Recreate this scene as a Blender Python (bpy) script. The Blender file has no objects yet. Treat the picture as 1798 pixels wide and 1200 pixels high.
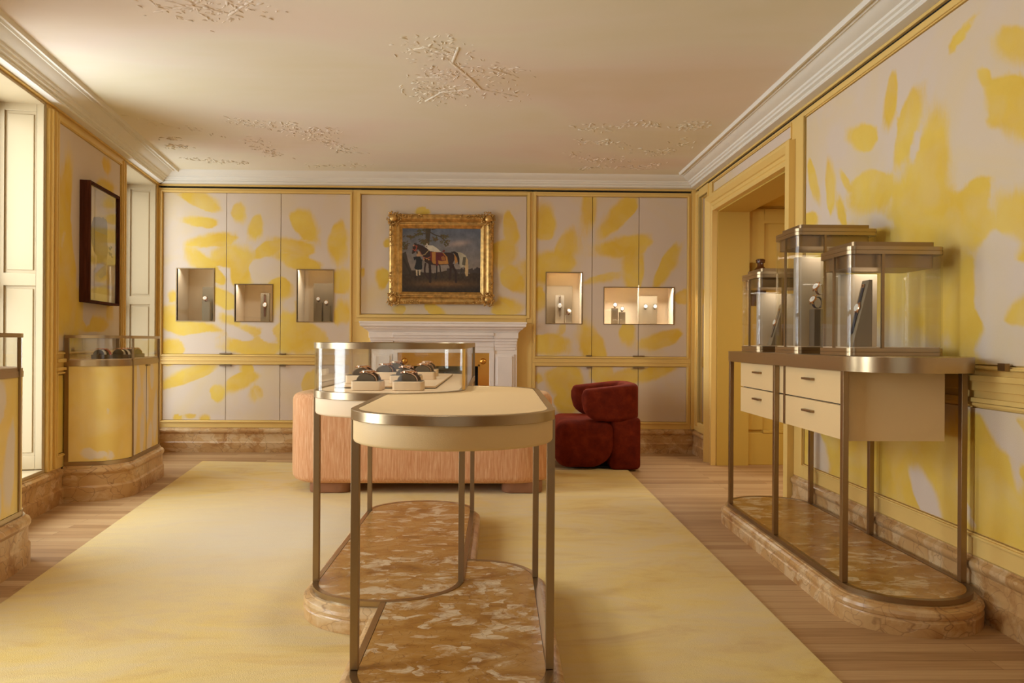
import bpy, bmesh, math, random
import numpy as np
from mathutils import Vector, Matrix
PI = math.pi
random.seed(7)
ORG = {}
col = bpy.context.scene.collection

# ------------------------------------------------------------------ helpers
def lin(c):
    return tuple((v/255/12.92 if v/255 <= .04045 else ((v/255+.055)/1.055)**2.4) for v in c) + (1,)

def new_mat(name):
    m = bpy.data.materials.new(name); m.use_nodes = True
    nt = m.node_tree; b = nt.nodes['Principled BSDF']
    return m, nt, b

def simple(name, rgb, rough=.5, metal=0, bump=0, bscale=200, vary=0, vscale=3, sheen=0, coat=0, spec=.5):
    m, nt, b = new_mat(name)
    b.inputs['Base Color'].default_value = lin(rgb)
    b.inputs['Roughness'].default_value = rough
    b.inputs['Metallic'].default_value = metal
    b.inputs['Specular IOR Level'].default_value = spec
    if sheen: b.inputs['Sheen Weight'].default_value = sheen; b.inputs['Sheen Roughness'].default_value = .4
    if coat: b.inputs['Coat Weight'].default_value = coat
    tc = nt.nodes.new('ShaderNodeTexCoord')
    if bump:
        n = nt.nodes.new('ShaderNodeTexNoise'); n.inputs['Scale'].default_value = bscale
        nt.links.new(tc.outputs['Object'], n.inputs['Vector'])
        bp = nt.nodes.new('ShaderNodeBump'); bp.inputs['Strength'].default_value = bump; bp.inputs['Distance'].default_value = .002
        nt.links.new(n.outputs['Fac'], bp.inputs['Height']); nt.links.new(bp.outputs['Normal'], b.inputs['Normal'])
    if vary:
        n = nt.nodes.new('ShaderNodeTexNoise'); n.inputs['Scale'].default_value = vscale; n.inputs['Detail'].default_value = 6
        nt.links.new(tc.outputs['Object'], n.inputs['Vector'])
        r = ramp(nt, n.outputs['Fac'], [(.3, tuple(max(0, v*(1-vary)) for v in rgb)), (.7, tuple(min(255, v*(1+vary)) for v in rgb))])
        nt.links.new(r, b.inputs['Base Color'])
    return m

def ramp(nt, fac, stops, interp='LINEAR'):
    r = nt.nodes.new('ShaderNodeValToRGB'); cr = r.color_ramp; cr.interpolation = interp
    while len(cr.elements) < len(stops): cr.elements.new(.5)
    for e, (p, c) in zip(cr.elements, stops): e.position = p; e.color = lin(c)
    nt.links.new(fac, r.inputs['Fac'])
    return r.outputs['Color']

def mapping(nt, scale=(1,1,1), rot=(0,0,0), src='Object'):
    tc = nt.nodes.new('ShaderNodeTexCoord'); mp = nt.nodes.new('ShaderNodeMapping')
    mp.inputs['Scale'].default_value = scale; mp.inputs['Rotation'].default_value = rot
    nt.links.new(tc.outputs[src], mp.inputs['Vector'])
    return mp.outputs['Vector']

def noise(nt, vec, scale, detail=4, dist=0, rough=.5):
    n = nt.nodes.new('ShaderNodeTexNoise'); n.inputs['Scale'].default_value = scale
    n.inputs['Detail'].default_value = detail; n.inputs['Distortion'].default_value = dist; n.inputs['Roughness'].default_value = rough
    nt.links.new(vec, n.inputs['Vector']); return n.outputs['Fac']

def math_(nt, op, a, b=None, c=None):
    n = nt.nodes.new('ShaderNodeMath'); n.operation = op
    for i, v in enumerate((a, b, c)):
        if v is None: continue
        if isinstance(v, (int, float)): n.inputs[i].default_value = v
        else: nt.links.new(v, n.inputs[i])
    return n.outputs[0]

def mixc(nt, fac, a, b, blend='MIX'):
    n = nt.nodes.new('ShaderNodeMix'); n.data_type = 'RGBA'; n.blend_type = blend
    for idx, v in ((0, fac), (6, a), (7, b)):
        if isinstance(v, tuple): n.inputs[idx].default_value = v
        elif isinstance(v, (int, float)): n.inputs[idx].default_value = v
        else: nt.links.new(v, n.inputs[idx])
    return n.outputs[2]

def set_bump(nt, b, h, strength=.3, dist=.003):
    bp = nt.nodes.new('ShaderNodeBump'); bp.inputs['Strength'].default_value = strength; bp.inputs['Distance'].default_value = dist
    nt.links.new(h, bp.inputs['Height']); nt.links.new(bp.outputs['Normal'], b.inputs['Normal'])

# ------------------------------------------------------------------ materials
def fabric(name, light, yellow, ylw2):
    m, nt, b = new_mat(name)
    at = nt.nodes.new('ShaderNodeAttribute'); at.attribute_name = 'paint'
    tc = nt.nodes.new('ShaderNodeTexCoord')
    n1 = noise(nt, mapping(nt, (1.2, 1.2, .55), (.3, .3, 0)), 8, 7, 1.0, .6); n2 = noise(nt, mapping(nt, (1, 1, .12)), 90, 3)
    s = math_(nt, 'ADD', at.outputs['Fac'], math_(nt, 'MULTIPLY', math_(nt, 'SUBTRACT', n1, .5), .42))
    s = math_(nt, 'ADD', s, math_(nt, 'MULTIPLY', math_(nt, 'SUBTRACT', n2, .5), .12))
    mr = nt.nodes.new('ShaderNodeMapRange'); mr.interpolation_type = 'SMOOTHSTEP'
    mr.inputs['From Min'].default_value = .27; mr.inputs['From Max'].default_value = .74
    nt.links.new(s, mr.inputs['Value'])
    n3 = noise(nt, tc.outputs['Object'], 3, 4)
    yc = ramp(nt, n3, [(.35, yellow), (.65, ylw2)])
    lc = mixc(nt, math_(nt, 'MULTIPLY', math_(nt, 'MAXIMUM', math_(nt, 'SUBTRACT', noise(nt, tc.outputs['Object'], 1.7, 5, .8), .48), 0), 2.2), lin(light), lin(tuple(.45*a+.55*c for a, c in zip(light, ylw2))))
    al = math_(nt, 'MULTIPLY', mr.outputs['Result'], math_(nt, 'MULTIPLY_ADD', noise(nt, tc.outputs['Object'], 4.5, 5, .6), .9, .5)); al = math_(nt, 'MINIMUM', al, 1)
    nt.links.new(mixc(nt, al, lc, yc), b.inputs['Base Color'])
    b.inputs['Roughness'].default_value = .85; b.inputs['Specular IOR Level'].default_value = .2
    set_bump(nt, b, noise(nt, tc.outputs['Object'], 260, 2), .35, .002)
    return m

def marble(name, dark, mid, light, vein, sc=1.0, white=.62, rough=.22):
    m, nt, b = new_mat(name)
    v = mapping(nt, (1.3*sc, 2.3*sc, 2.0*sc), (0, 0, -.55))
    w = noise(nt, v, 3.0, 6, 1.2, .6)
    base = ramp(nt, w, [(.28, dark), (.5, mid), (.72, tuple(int(a*.75+c*.25) for a, c in zip(mid, light)))])
    vo = nt.nodes.new('ShaderNodeTexVoronoi'); vo.inputs['Scale'].default_value = 5.5*sc
    dn = nt.nodes.new('ShaderNodeTexNoise'); dn.inputs['Scale'].default_value = 4; nt.links.new(v, dn.inputs['Vector'])
    av = nt.nodes.new('ShaderNodeVectorMath'); av.operation = 'MULTIPLY_ADD'; av.inputs[1].default_value = (.35, .35, .35)
    nt.links.new(dn.outputs['Color'], av.inputs[0]); nt.links.new(v, av.inputs[2])
    nt.links.new(av.outputs[0], vo.inputs['Vector'])
    sep = nt.nodes.new('ShaderNodeSeparateColor'); nt.links.new(vo.outputs['Color'], sep.inputs[0])
    fac = nt.nodes.new('ShaderNodeMapRange'); fac.inputs['From Min'].default_value = white; fac.inputs['From Max'].default_value = white+.09; fac.inputs['To Max'].default_value = .85
    patch = math_(nt, 'ADD', math_(nt, 'MULTIPLY', noise(nt, v, 1.5, 10, 1.5, .74), .86), math_(nt, 'MULTIPLY', sep.outputs[0], .20))
    nt.links.new(patch, fac.inputs['Value'])
    c = mixc(nt, fac.outputs['Result'], base, lin(light))
    vd = nt.nodes.new('ShaderNodeTexVoronoi'); vd.feature = 'DISTANCE_TO_EDGE'; vd.inputs['Scale'].default_value = 7*sc
    nt.links.new(av.outputs[0], vd.inputs['Vector'])
    vr = nt.nodes.new('ShaderNodeMapRange'); vr.inputs['From Min'].default_value = .0; vr.inputs['From Max'].default_value = .03
    vr.inputs['To Min'].default_value = 1.0; vr.inputs['To Max'].default_value = 0
    nt.links.new(vd.outputs['Distance'], vr.inputs['Value'])
    c = mixc(nt, math_(nt, 'MULTIPLY', vr.outputs['Result'], noise(nt, v, 3, 2)), c, lin(vein))
    nt.links.new(c, b.inputs['Base Color']); b.inputs['Roughness'].default_value = rough
    return m

def wood_floor():
    m, nt, b = new_mat('oak floor')
    v = mapping(nt, (1, 1, 1))
    br = nt.nodes.new('ShaderNodeTexBrick'); nt.links.new(v, br.inputs['Vector'])
    br.inputs['Scale'].default_value = 1; br.inputs['Brick Width'].default_value = 1.1; br.inputs['Row Height'].default_value = .07
    br.inputs['Mortar Size'].default_value = .0012; br.inputs['Mortar Smooth'].default_value = .2
    br.inputs['Color1'].default_value = (0, 0, 0, 1); br.inputs['Color2'].default_value = (1, 1, 1, 1); br.inputs['Mortar'].default_value = (.3, .3, .3, 1)
    br.offset = .37; br.offset_frequency = 2
    g = noise(nt, mapping(nt, (1.2, 26, 1)), 3, 6, .4)
    t = math_(nt, 'ADD', math_(nt, 'MULTIPLY', br.outputs['Color'], .5), math_(nt, 'MULTIPLY', g, .6))
    c = ramp(nt, t, [(.15, (150, 112, 72)), (.5, (180, 142, 98)), (.9, (200, 166, 122))])
    c = mixc(nt, math_(nt, 'MULTIPLY', br.outputs['Fac'], .6), c, lin((90, 55, 28)))
    nt.links.new(c, b.inputs['Base Color']); b.inputs['Roughness'].default_value = .6; b.inputs['Specular IOR Level'].default_value = .35
    return m

def rug_mat():
    m, nt, b = new_mat('watercolour wool')
    v = mapping(nt, (.8, 1.3, 1), (0, 0, .5))
    n1 = noise(nt, v, 1.0, 7, .9, .6); n2 = noise(nt, mapping(nt, (1, 3.2, 1), (0, 0, -.35)), 1.5, 9, 1.3, .66)
    c1 = ramp(nt, n1, [(.3, (198, 158, 84)), (.42, (216, 184, 108)), (.52, (210, 184, 136)), (.60, (218, 192, 130)), (.70, (224, 198, 120)), (.8, (200, 160, 86))])
    c = mixc(nt, .38, c1, ramp(nt, n2, [(.34, (204, 160, 82)), (.5, (230, 202, 122)), (.66, (222, 198, 150))]))
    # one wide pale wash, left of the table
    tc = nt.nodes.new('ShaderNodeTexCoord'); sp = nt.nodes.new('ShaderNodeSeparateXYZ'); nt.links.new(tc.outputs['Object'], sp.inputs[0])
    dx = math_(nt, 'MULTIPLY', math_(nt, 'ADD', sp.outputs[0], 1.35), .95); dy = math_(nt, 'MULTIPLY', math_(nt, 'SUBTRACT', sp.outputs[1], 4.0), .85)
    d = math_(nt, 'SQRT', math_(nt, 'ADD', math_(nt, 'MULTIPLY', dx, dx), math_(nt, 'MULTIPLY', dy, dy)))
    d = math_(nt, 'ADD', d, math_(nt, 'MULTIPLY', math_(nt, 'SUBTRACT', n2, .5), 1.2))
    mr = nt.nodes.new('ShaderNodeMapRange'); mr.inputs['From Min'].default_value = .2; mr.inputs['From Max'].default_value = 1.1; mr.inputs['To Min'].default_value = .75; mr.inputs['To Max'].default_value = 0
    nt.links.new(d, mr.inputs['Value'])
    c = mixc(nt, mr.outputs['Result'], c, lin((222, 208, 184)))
    nt.links.new(c, b.inputs['Base Color']); b.inputs['Roughness'].default_value = .95; b.inputs['Specular IOR Level'].default_value = .1
    b.inputs['Sheen Weight'].default_value = .15
    set_bump(nt, b, noise(nt, mapping(nt), 300, 2), .5, .004)
    return m

def streak(name, c0, c1, c2, sc=(60, 60, 2.2), sheen=.3):
    m, nt, b = new_mat(name)
    g = noise(nt, mapping(nt, sc), 1.6, 6, .3, .65)
    nt.links.new(ramp(nt, g, [(.3, c0), (.5, c1), (.7, c2)]), b.inputs['Base Color'])
    b.inputs['Roughness'].default_value = .9; b.inputs['Sheen Weight'].default_value = sheen; b.inputs['Specular IOR Level'].default_value = .15; b.inputs['Sheen Roughness'].default_value = .35; b.inputs['Sheen Tint'].default_value = lin(tuple(min(255, v*1.35) for v in c2))
    set_bump(nt, b, g, .25, .003)
    return m

def glass_mat(name='clear glass', tint=(.985, .985, .97)):
    m = bpy.data.materials.new(name); m.use_nodes = True; nt = m.node_tree
    for n in list(nt.nodes): nt.nodes.remove(n)
    o = nt.nodes.new('ShaderNodeOutputMaterial'); t = nt.nodes.new('ShaderNodeBsdfTransparent'); g = nt.nodes.new('ShaderNodeBsdfGlossy')
    t.inputs[0].default_value = (*tint, 1); g.inputs['Roughness'].default_value = .015
    f = nt.nodes.new('ShaderNodeLayerWeight'); f.inputs['Blend'].default_value = .5
    fr = math_(nt, 'MULTIPLY_ADD', math_(nt, 'POWER', f.outputs['Facing'], 5), .8, .035)
    mx = nt.nodes.new('ShaderNodeMixShader'); nt.links.new(fr, mx.inputs[0]); nt.links.new(t.outputs[0], mx.inputs[1]); nt.links.new(g.outputs[0], mx.inputs[2])
    nt.links.new(mx.outputs[0], o.inputs[0])
    return m

def vcol_mat(name, rough=.6):
    m, nt, b = new_mat(name)
    at = nt.nodes.new('ShaderNodeAttribute'); at.attribute_name = 'Col'
    nt.links.new(at.outputs['Color'], b.inputs['Base Color']); b.inputs['Roughness'].default_value = rough
    return m

def metal(name, rgb, rough):
    m, nt, b = new_mat(name)
    b.inputs['Base Color'].default_value = lin(rgb); b.inputs['Metallic'].default_value = 1; b.inputs['Roughness'].default_value = rough
    g = noise(nt, mapping(nt, (2, 2, 300)), 3, 2)
    set_bump(nt, b, g, .06, .0005)
    return m

def emis(name, rgb, s):
    m, nt, b = new_mat(name); b.inputs['Emission Color'].default_value = lin(rgb); b.inputs['Emission Strength'].default_value = s
    b.inputs['Base Color'].default_value = lin(rgb); return m

M = {}
M['yellow'] = simple('mustard yellow paint', (232, 196, 116), .45)
M['cream'] = simple('cream yellow paint', (190, 170, 134), .5)
M['hall'] = simple('ochre hallway paint', (204, 168, 76), .6)
M['white'] = simple('warm white plaster', (238, 232, 220), .8, vary=.02, vscale=.6)
M['ceil'] = simple('ceiling plaster', (236, 228, 212), .9)
def _c():
    nt = M['ceil'].node_tree; b = nt.nodes['Principled BSDF']; v = mapping(nt, (.6, 1.2, 1))
    c = ramp(nt, noise(nt, v, .8, 4, .4), [(.32, (232, 222, 192)), (.48, (238, 228, 208)), (.6, (238, 222, 206)), (.75, (232, 214, 190))])
    nt.links.new(c, b.inputs['Base Color'])
_c()
M['mantel'] = simple('pale statuary marble', (244, 234, 226), .3, vary=.015, vscale=5)
M['fabric'] = fabric('painted wall canvas', (220, 202, 184), (226, 186, 76), (232, 200, 98))
M['satin'] = fabric('satin yellow cabinet cloth', (232, 218, 200), (240, 208, 112), (246, 218, 132))
_b = M['satin'].node_tree.nodes['Principled BSDF']; _b.inputs['Roughness'].default_value = .42; _b.inputs['Specular IOR Level'].default_value = .6
M['marble'] = marble('golden veined marble', (146, 98, 42), (176, 128, 62), (224, 204, 170), (98, 60, 34), 1.35, .56)
M['marble_base'] = marble('brown golden marble', (158, 108, 58), (196, 154, 100), (216, 186, 142), (112, 68, 38), .9, .52, .3)
M['floor'] = wood_floor()
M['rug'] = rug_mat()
M['brass'] = metal('brushed bronze', (176, 154, 122), .3)
M['brass_d'] = metal('satin bronze', (158, 134, 102), .38)
M['rose'] = metal('rose gold', (238, 188, 150), .2)
M['steel'] = metal('polished steel', (226, 222, 218), .15)
M['gold'] = metal('polished brass sheet', (226, 172, 84), .28)
M['gilt'] = simple('gilded gesso', (196, 156, 92), .38, metal=.85, bump=.4, bscale=90, vary=.15, vscale=25)
M['leather'] = simple('cream leather', (230, 198, 146), .55, bump=.25, bscale=350)
M['leather_l'] = simple('pale beige leather', (236, 208, 172), .55, bump=.15, bscale=350)
M['suede'] = simple('grey brown suede', (104, 88, 70), .9, bump=.2, bscale=300)
M['slab'] = simple('taupe display slab', (136, 118, 92), .8, bump=.1, bscale=200)
M['slab_l'] = simple('pale taupe display block', (176, 160, 138), .8)
M['niche'] = simple('beige niche lining', (222, 202, 172), .8)
M['black'] = simple('black void', (14, 12, 14), .8)
M['sofa'] = streak('apricot chenille', (196, 134, 90), (212, 156, 112), (228, 184, 144), (70, 70, 4))
M['velvet'] = streak('rust velvet', (82, 22, 8), (100, 30, 11), (120, 42, 18), (7, 7, 7), .55)
M['oak'] = simple('brown stained oak foot', (150, 104, 76), .5, vary=.06, vscale=8)
M['walnut'] = streak('dark walnut', (58, 28, 18), (76, 38, 24), (94, 50, 32), (30, 30, 2), 0)
M['mat'] = simple('ivory mat board', (232, 214, 164), .8)
M['glass'] = glass_mat()
M['navy'] = simple('navy leather strap', (28, 30, 48), .5)
M['brownstrap'] = simple('brown leather strap', (104, 62, 42), .5)
M['dial'] = simple('white watch dial', (236, 232, 224), .3, coat=.5)
M['amber'] = simple('dark amber glaze', (86, 48, 22), .25)
M['slabstrap'] = simple('grey brown leather strap', (120, 100, 80), .6)
M['orange'] = simple('orange leather strap', (196, 92, 60), .5)
M['paintart'] = vcol_mat('oil paint', .35)
M['paperart'] = vcol_mat('ink on paper', .8)
M['mirror'] = simple('mirror silver', (235, 232, 225), .01, metal=1)
M['lamp'] = emis('lamp diffuser', (255, 232, 196), 14)

# ------------------------------------------------------------------ mesh builder
class MB:
    def __init__(s, T=None): s.v = []; s.f = []; s.T = T
    def add(s, vs, fs):
        o = len(s.v)
        s.v += [tuple(s.T(*p)) if s.T else tuple(p) for p in vs]
        s.f += [tuple(i+o for i in f) for f in fs]
        return s
    def box(s, x0, x1, y0, y1, z0, z1):
        vs = [(x, y, z) for x in (x0, x1) for y in (y0, y1) for z in (z0, z1)]
        return s.add(vs, [(0,1,3,2), (4,6,7,5), (0,4,5,1), (2,3,7,6), (0,2,6,4), (1,5,7,3)])
    def loft(s, rings, cap0=True, cap1=True, closed=True):
        n = len(rings[0]); vs = [p for r in rings for p in r]; fs = []
        for k in range(len(rings)-1):
            for i in range(n if closed else n-1):
                j = (i+1) % n
                fs.append((k*n+i, k*n+j, (k+1)*n+j, (k+1)*n+i))
        if cap0: fs.append(tuple(range(n)))
        if cap1: fs.append(tuple((len(rings)-1)*n+i for i in range(n)))
        return s.add(vs, fs)
    def prism(s, pts, z0, z1): return s.loft([[(x, y, z0) for x, y in pts], [(x, y, z1) for x, y in pts]])
    def prof(s, fn, profile, cap0=True, cap1=True):        # profile: (offset, z)
        return s.loft([[(x, y, z) for x, y in fn(o)] for o, z in profile], cap0, cap1)
    def band(s, fn, o0, o1, z0, z1):                        # a closed wall between two offsets
        return s.loft([[(x, y, z0) for x, y in fn(o0)], [(x, y, z1) for x, y in fn(o0)], [(x, y, z1) for x, y in fn(o1)], [(x, y, z0) for x, y in fn(o1)], [(x, y, z0) for x, y in fn(o0)]], False, False)
    def run(s, prof, u0, u1):                               # profile (d,z) swept straight along u
        a = [(u0, d, z) for d, z in prof]; b = [(u1, d, z) for d, z in prof]
        return s.loft([a, b])
    def ell(s, c, r, n=8, m=5, rot=None):
        vs = []; fs = []
        for i in range(m+1):
            th = PI*i/m
            for j in range(n):
                ph = 2*PI*j/n
                p = Vector((r[0]*math.sin(th)*math.cos(ph), r[1]*math.sin(th)*math.sin(ph), r[2]*math.cos(th)))
                if rot is not None: p = rot @ p
                vs.append((c[0]+p.x, c[1]+p.y, c[2]+p.z))
        for i in range(m):
            for j in range(n):
                fs.append((i*n+j, i*n+(j+1) % n, (i+1)*n+(j+1) % n, (i+1)*n+j))
        return s.add(vs, fs)
    def lathe(s, c, prof, n=24, axis='z'):
        rings = []
        for r, h in prof:
            rg = []
            for j in range(n):
                a = 2*PI*j/n; x, y = r*math.cos(a), r*math.sin(a)
                rg.append({'z': (c[0]+x, c[1]+y, c[2]+h), 'y': (c[0]+x, c[1]+h, c[2]+y), 'x': (c[0]+h, c[1]+x, c[2]+y)}[axis])
            rings.append(rg)
        return s.loft(rings)
    def build(s, name, mat, parent=None, smooth=35, bevel=0, **props):
        me = bpy.data.meshes.new(name); me.from_pydata(s.v, [], s.f)
        bm = bmesh.new(); bm.from_mesh(me)
        bmesh.ops.remove_doubles(bm, verts=bm.verts, dist=1e-5)
        bmesh.ops.recalc_face_normals(bm, faces=bm.faces)
        bm.to_mesh(me); bm.free()
        return link(name, me, mat, parent, smooth, bevel, **props)

def link(name, me, mat, parent=None, smooth=35, bevel=0, **props):
    o = bpy.data.objects.new(name, me); col.objects.link(o)
    me.materials.append(M[mat] if isinstance(mat, str) else mat)
    if smooth:
        me.polygons.foreach_set('use_smooth', [True]*len(me.polygons)); me.set_sharp_from_angle(angle=math.radians(smooth))
    if parent is not None:
        o.parent = parent; o.location = -Vector(ORG.get(parent.name, (0, 0, 0)))
    if bevel:
        b = o.modifiers.new('edge', 'BEVEL'); b.width = bevel; b.segments = 2; b.limit_method = 'ANGLE'
    for k, v in props.items(): o[k] = v
    return o

def thing(name, label, cat, loc=(0, 0, 0), group=None):
    o = bpy.data.objects.new(name, None); col.objects.link(o); o.empty_display_size = .05
    o.location = loc; ORG[o.name] = tuple(loc); o['label'] = label; o['category'] = cat
    if group: o['group'] = group
    return o

def tag(o, label, cat, group=None):
    o['label'] = label; o['category'] = cat
    if group: o['group'] = group
    return o

def S(o): o['kind'] = 'structure'; return o

def copy_tree(o, parent=None):
    c = o.copy(); col.objects.link(c)
    if parent is not None: c.parent = parent
    for ch in list(o.children): copy_tree(ch, c)
    return c

# outlines
def stad(cx, a, y0, y1, b, n=28):
    def fn(o):
        pts = [(cx+(a+o)*math.cos(t), y1+(b+o)*math.sin(t)) for t in [PI*i/n for i in range(n+1)]]
        pts += [(cx+(a+o)*math.cos(t), y0+(b+o)*math.sin(t)) for t in [PI+PI*i/n for i in range(n+1)]]
        return pts
    return fn

def rrect(x0, x1, y0, y1, R, n=8):
    def fn(o):
        r = max(R+o, .002); X0, X1, Y0, Y1 = x0-o, x1+o, y0-o, y1+o; pts = []
        for cx, cy, a0 in ((X1-r, Y1-r, 0), (X0+r, Y1-r, PI/2), (X0+r, Y0+r, PI), (X1-r, Y0+r, 1.5*PI)):
            pts += [(cx+r*math.cos(a0+PI/2*i/n), cy+r*math.sin(a0+PI/2*i/n)) for i in range(n+1)]
        return pts
    return fn

def padprof(z0, z1, r, n=6, r0=None):
    r0 = r if r0 is None else r0
    p = [(-r0*(1-math.sin(PI/2*i/n)), z0+r0*(1-math.cos(PI/2*i/n))) for i in range(n+1)]
    p += [(-r*(1-math.cos(PI/2*i/n)), z1-r*(1-math.sin(PI/2*i/n))) for i in range(n+1)]
    return p

# wall frames: (u along the wall, d out of the wall into the room, z)
YB = 7.07
XR = 2.05
LS, LC = math.sin(.1846), math.cos(.1846)
def FB(u, d, z): return (u, YB-d, z)
def FR(u, d, z): return (XR-d, u, z)
def FL(u, d, z): return (-3.49+LS*u+LC*d, 7.07-LC*u+LS*d, z)

def strokes(S_):
    A = np.array(S_)
    def f(u, z):
        u = np.asarray(u, float); z = np.asarray(z, float); y = np.zeros_like(u); n = np.zeros_like(u)
        for c in A:
            du, dz = u-c[0], z-c[1]
            p, q = c[2]*du+c[3]*dz, c[4]*du+c[5]*dz
            r = np.hypot(p, q); ph = (c[0]*7.3+c[1]*3.1) % 6.283
            s = 1+.62*np.cos(np.arctan2(q, p)-ph)+.10*np.cos(5*np.arctan2(q, p)+ph)
            r = r/(1.10 if c[6] > 0 else 1.0)*(1+.07*np.sin(3*np.arctan2(q, p)+ph*2)+.04*np.sin(7*np.arctan2(q, p)+ph))
            g = np.clip(.5+(1-r)/s, 0, 1)*abs(c[6])
            if c[6] > 0: y = np.maximum(y, g)
            else: n = np.maximum(n, g)
        return np.clip(y-n, 0, 1)
    return f

def canvas(name, T, u0, u1, z0, z1, field, d0, d1, hole=None, parent=None, step=.025, mat='fabric', **props):
    """board with a gridded face carrying the painted pattern; an opening may be left in it"""
    def line(a, b, cuts):
        pts = sorted({a, b, *[c for c in cuts if a < c < b]}); out = []
        for p, q in zip(pts, pts[1:]):
            k = max(1, round((q-p)/step)); out += [p+(q-p)*i/k for i in range(k)]
        return out+[b]
    us = line(u0, u1, hole[:2] if hole else ()); zs = line(z0, z1, hole[2:] if hole else ())
    nu, nz = len(us), len(zs)
    vs = [T(u, d1, z) for z in zs for u in us]; fs = []
    for j in range(nz-1):
        for i in range(nu-1):
            if hole and hole[0]-1e-6 <= us[i] < hole[1]-1e-6 and hole[2]-1e-6 <= zs[j] < hole[3]-1e-6: continue
            fs.append((j*nu+i, j*nu+i+1, (j+1)*nu+i+1, (j+1)*nu+i))
    vals = list(field(np.array([u for z in zs for u in us]), np.array([z for z in zs for u in us])))
    def rim(a, b, c, d):
        o = len(vs)
        q = [(a, c), (b, c), (b, d), (a, d)]
        for (uu, zz) in q: vs.append(T(uu, d1, zz)); vals.append(float(field(np.array([uu]), np.array([zz]))[0]))
        for (uu, zz) in q: vs.append(T(uu, d0, zz)); vals.append(vals[o])
        for k in range(4): fs.append((o+k, o+(k+1) % 4, o+4+(k+1) % 4, o+4+k))
        return o
    o = rim(u0, u1, z0, z1)
    if hole: rim(*hole)
    me = bpy.data.meshes.new(name); me.from_pydata(vs, [], fs)
    at = me.attributes.new('paint', 'FLOAT', 'POINT'); at.data.foreach_set('value', [float(v) for v in vals])
    return link(name, me, mat, parent, smooth=0, **props)

def raster(name, T, w, h, nu, nz, colfn, mat, parent=None, d=0, **props):
    """a flat painted surface of nu x nz cells with its colours in the mesh"""
    U, V = np.meshgrid(np.linspace(0, 1, nu), np.linspace(0, 1, nz))
    C = colfn(U.ravel(), V.ravel())
    vs = [T(u*w, d, (1-v)*h) for u, v in zip(U.ravel(), V.ravel())]
    fs = [(j*nu+i, j*nu+i+1, (j+1)*nu+i+1, (j+1)*nu+i) for j in range(nz-1) for i in range(nu-1)]
    me = bpy.data.meshes.new(name); me.from_pydata(vs, [], fs)
    ca = me.color_attributes.new('Col', 'FLOAT_COLOR', 'POINT')
    c = C/255.; c = np.where(c <= .04045, c/12.92, ((c+.055)/1.055)**2.4)
    ca.data.foreach_set('color', np.c_[c, np.ones(len(c))].ravel())
    return link(name, me, mat, parent, smooth=0, **props)

def inpoly(px, py, poly):
    r = np.zeros(px.shape, bool); n = len(poly)
    for i in range(n):
        x0, y0 = poly[i]; x1, y1 = poly[(i+1) % n]
        if y0 == y1: continue
        r ^= ((y0 > py) != (y1 > py)) & (px < (x1-x0)*(py-y0)/(y1-y0)+x0)
    return r

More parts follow.
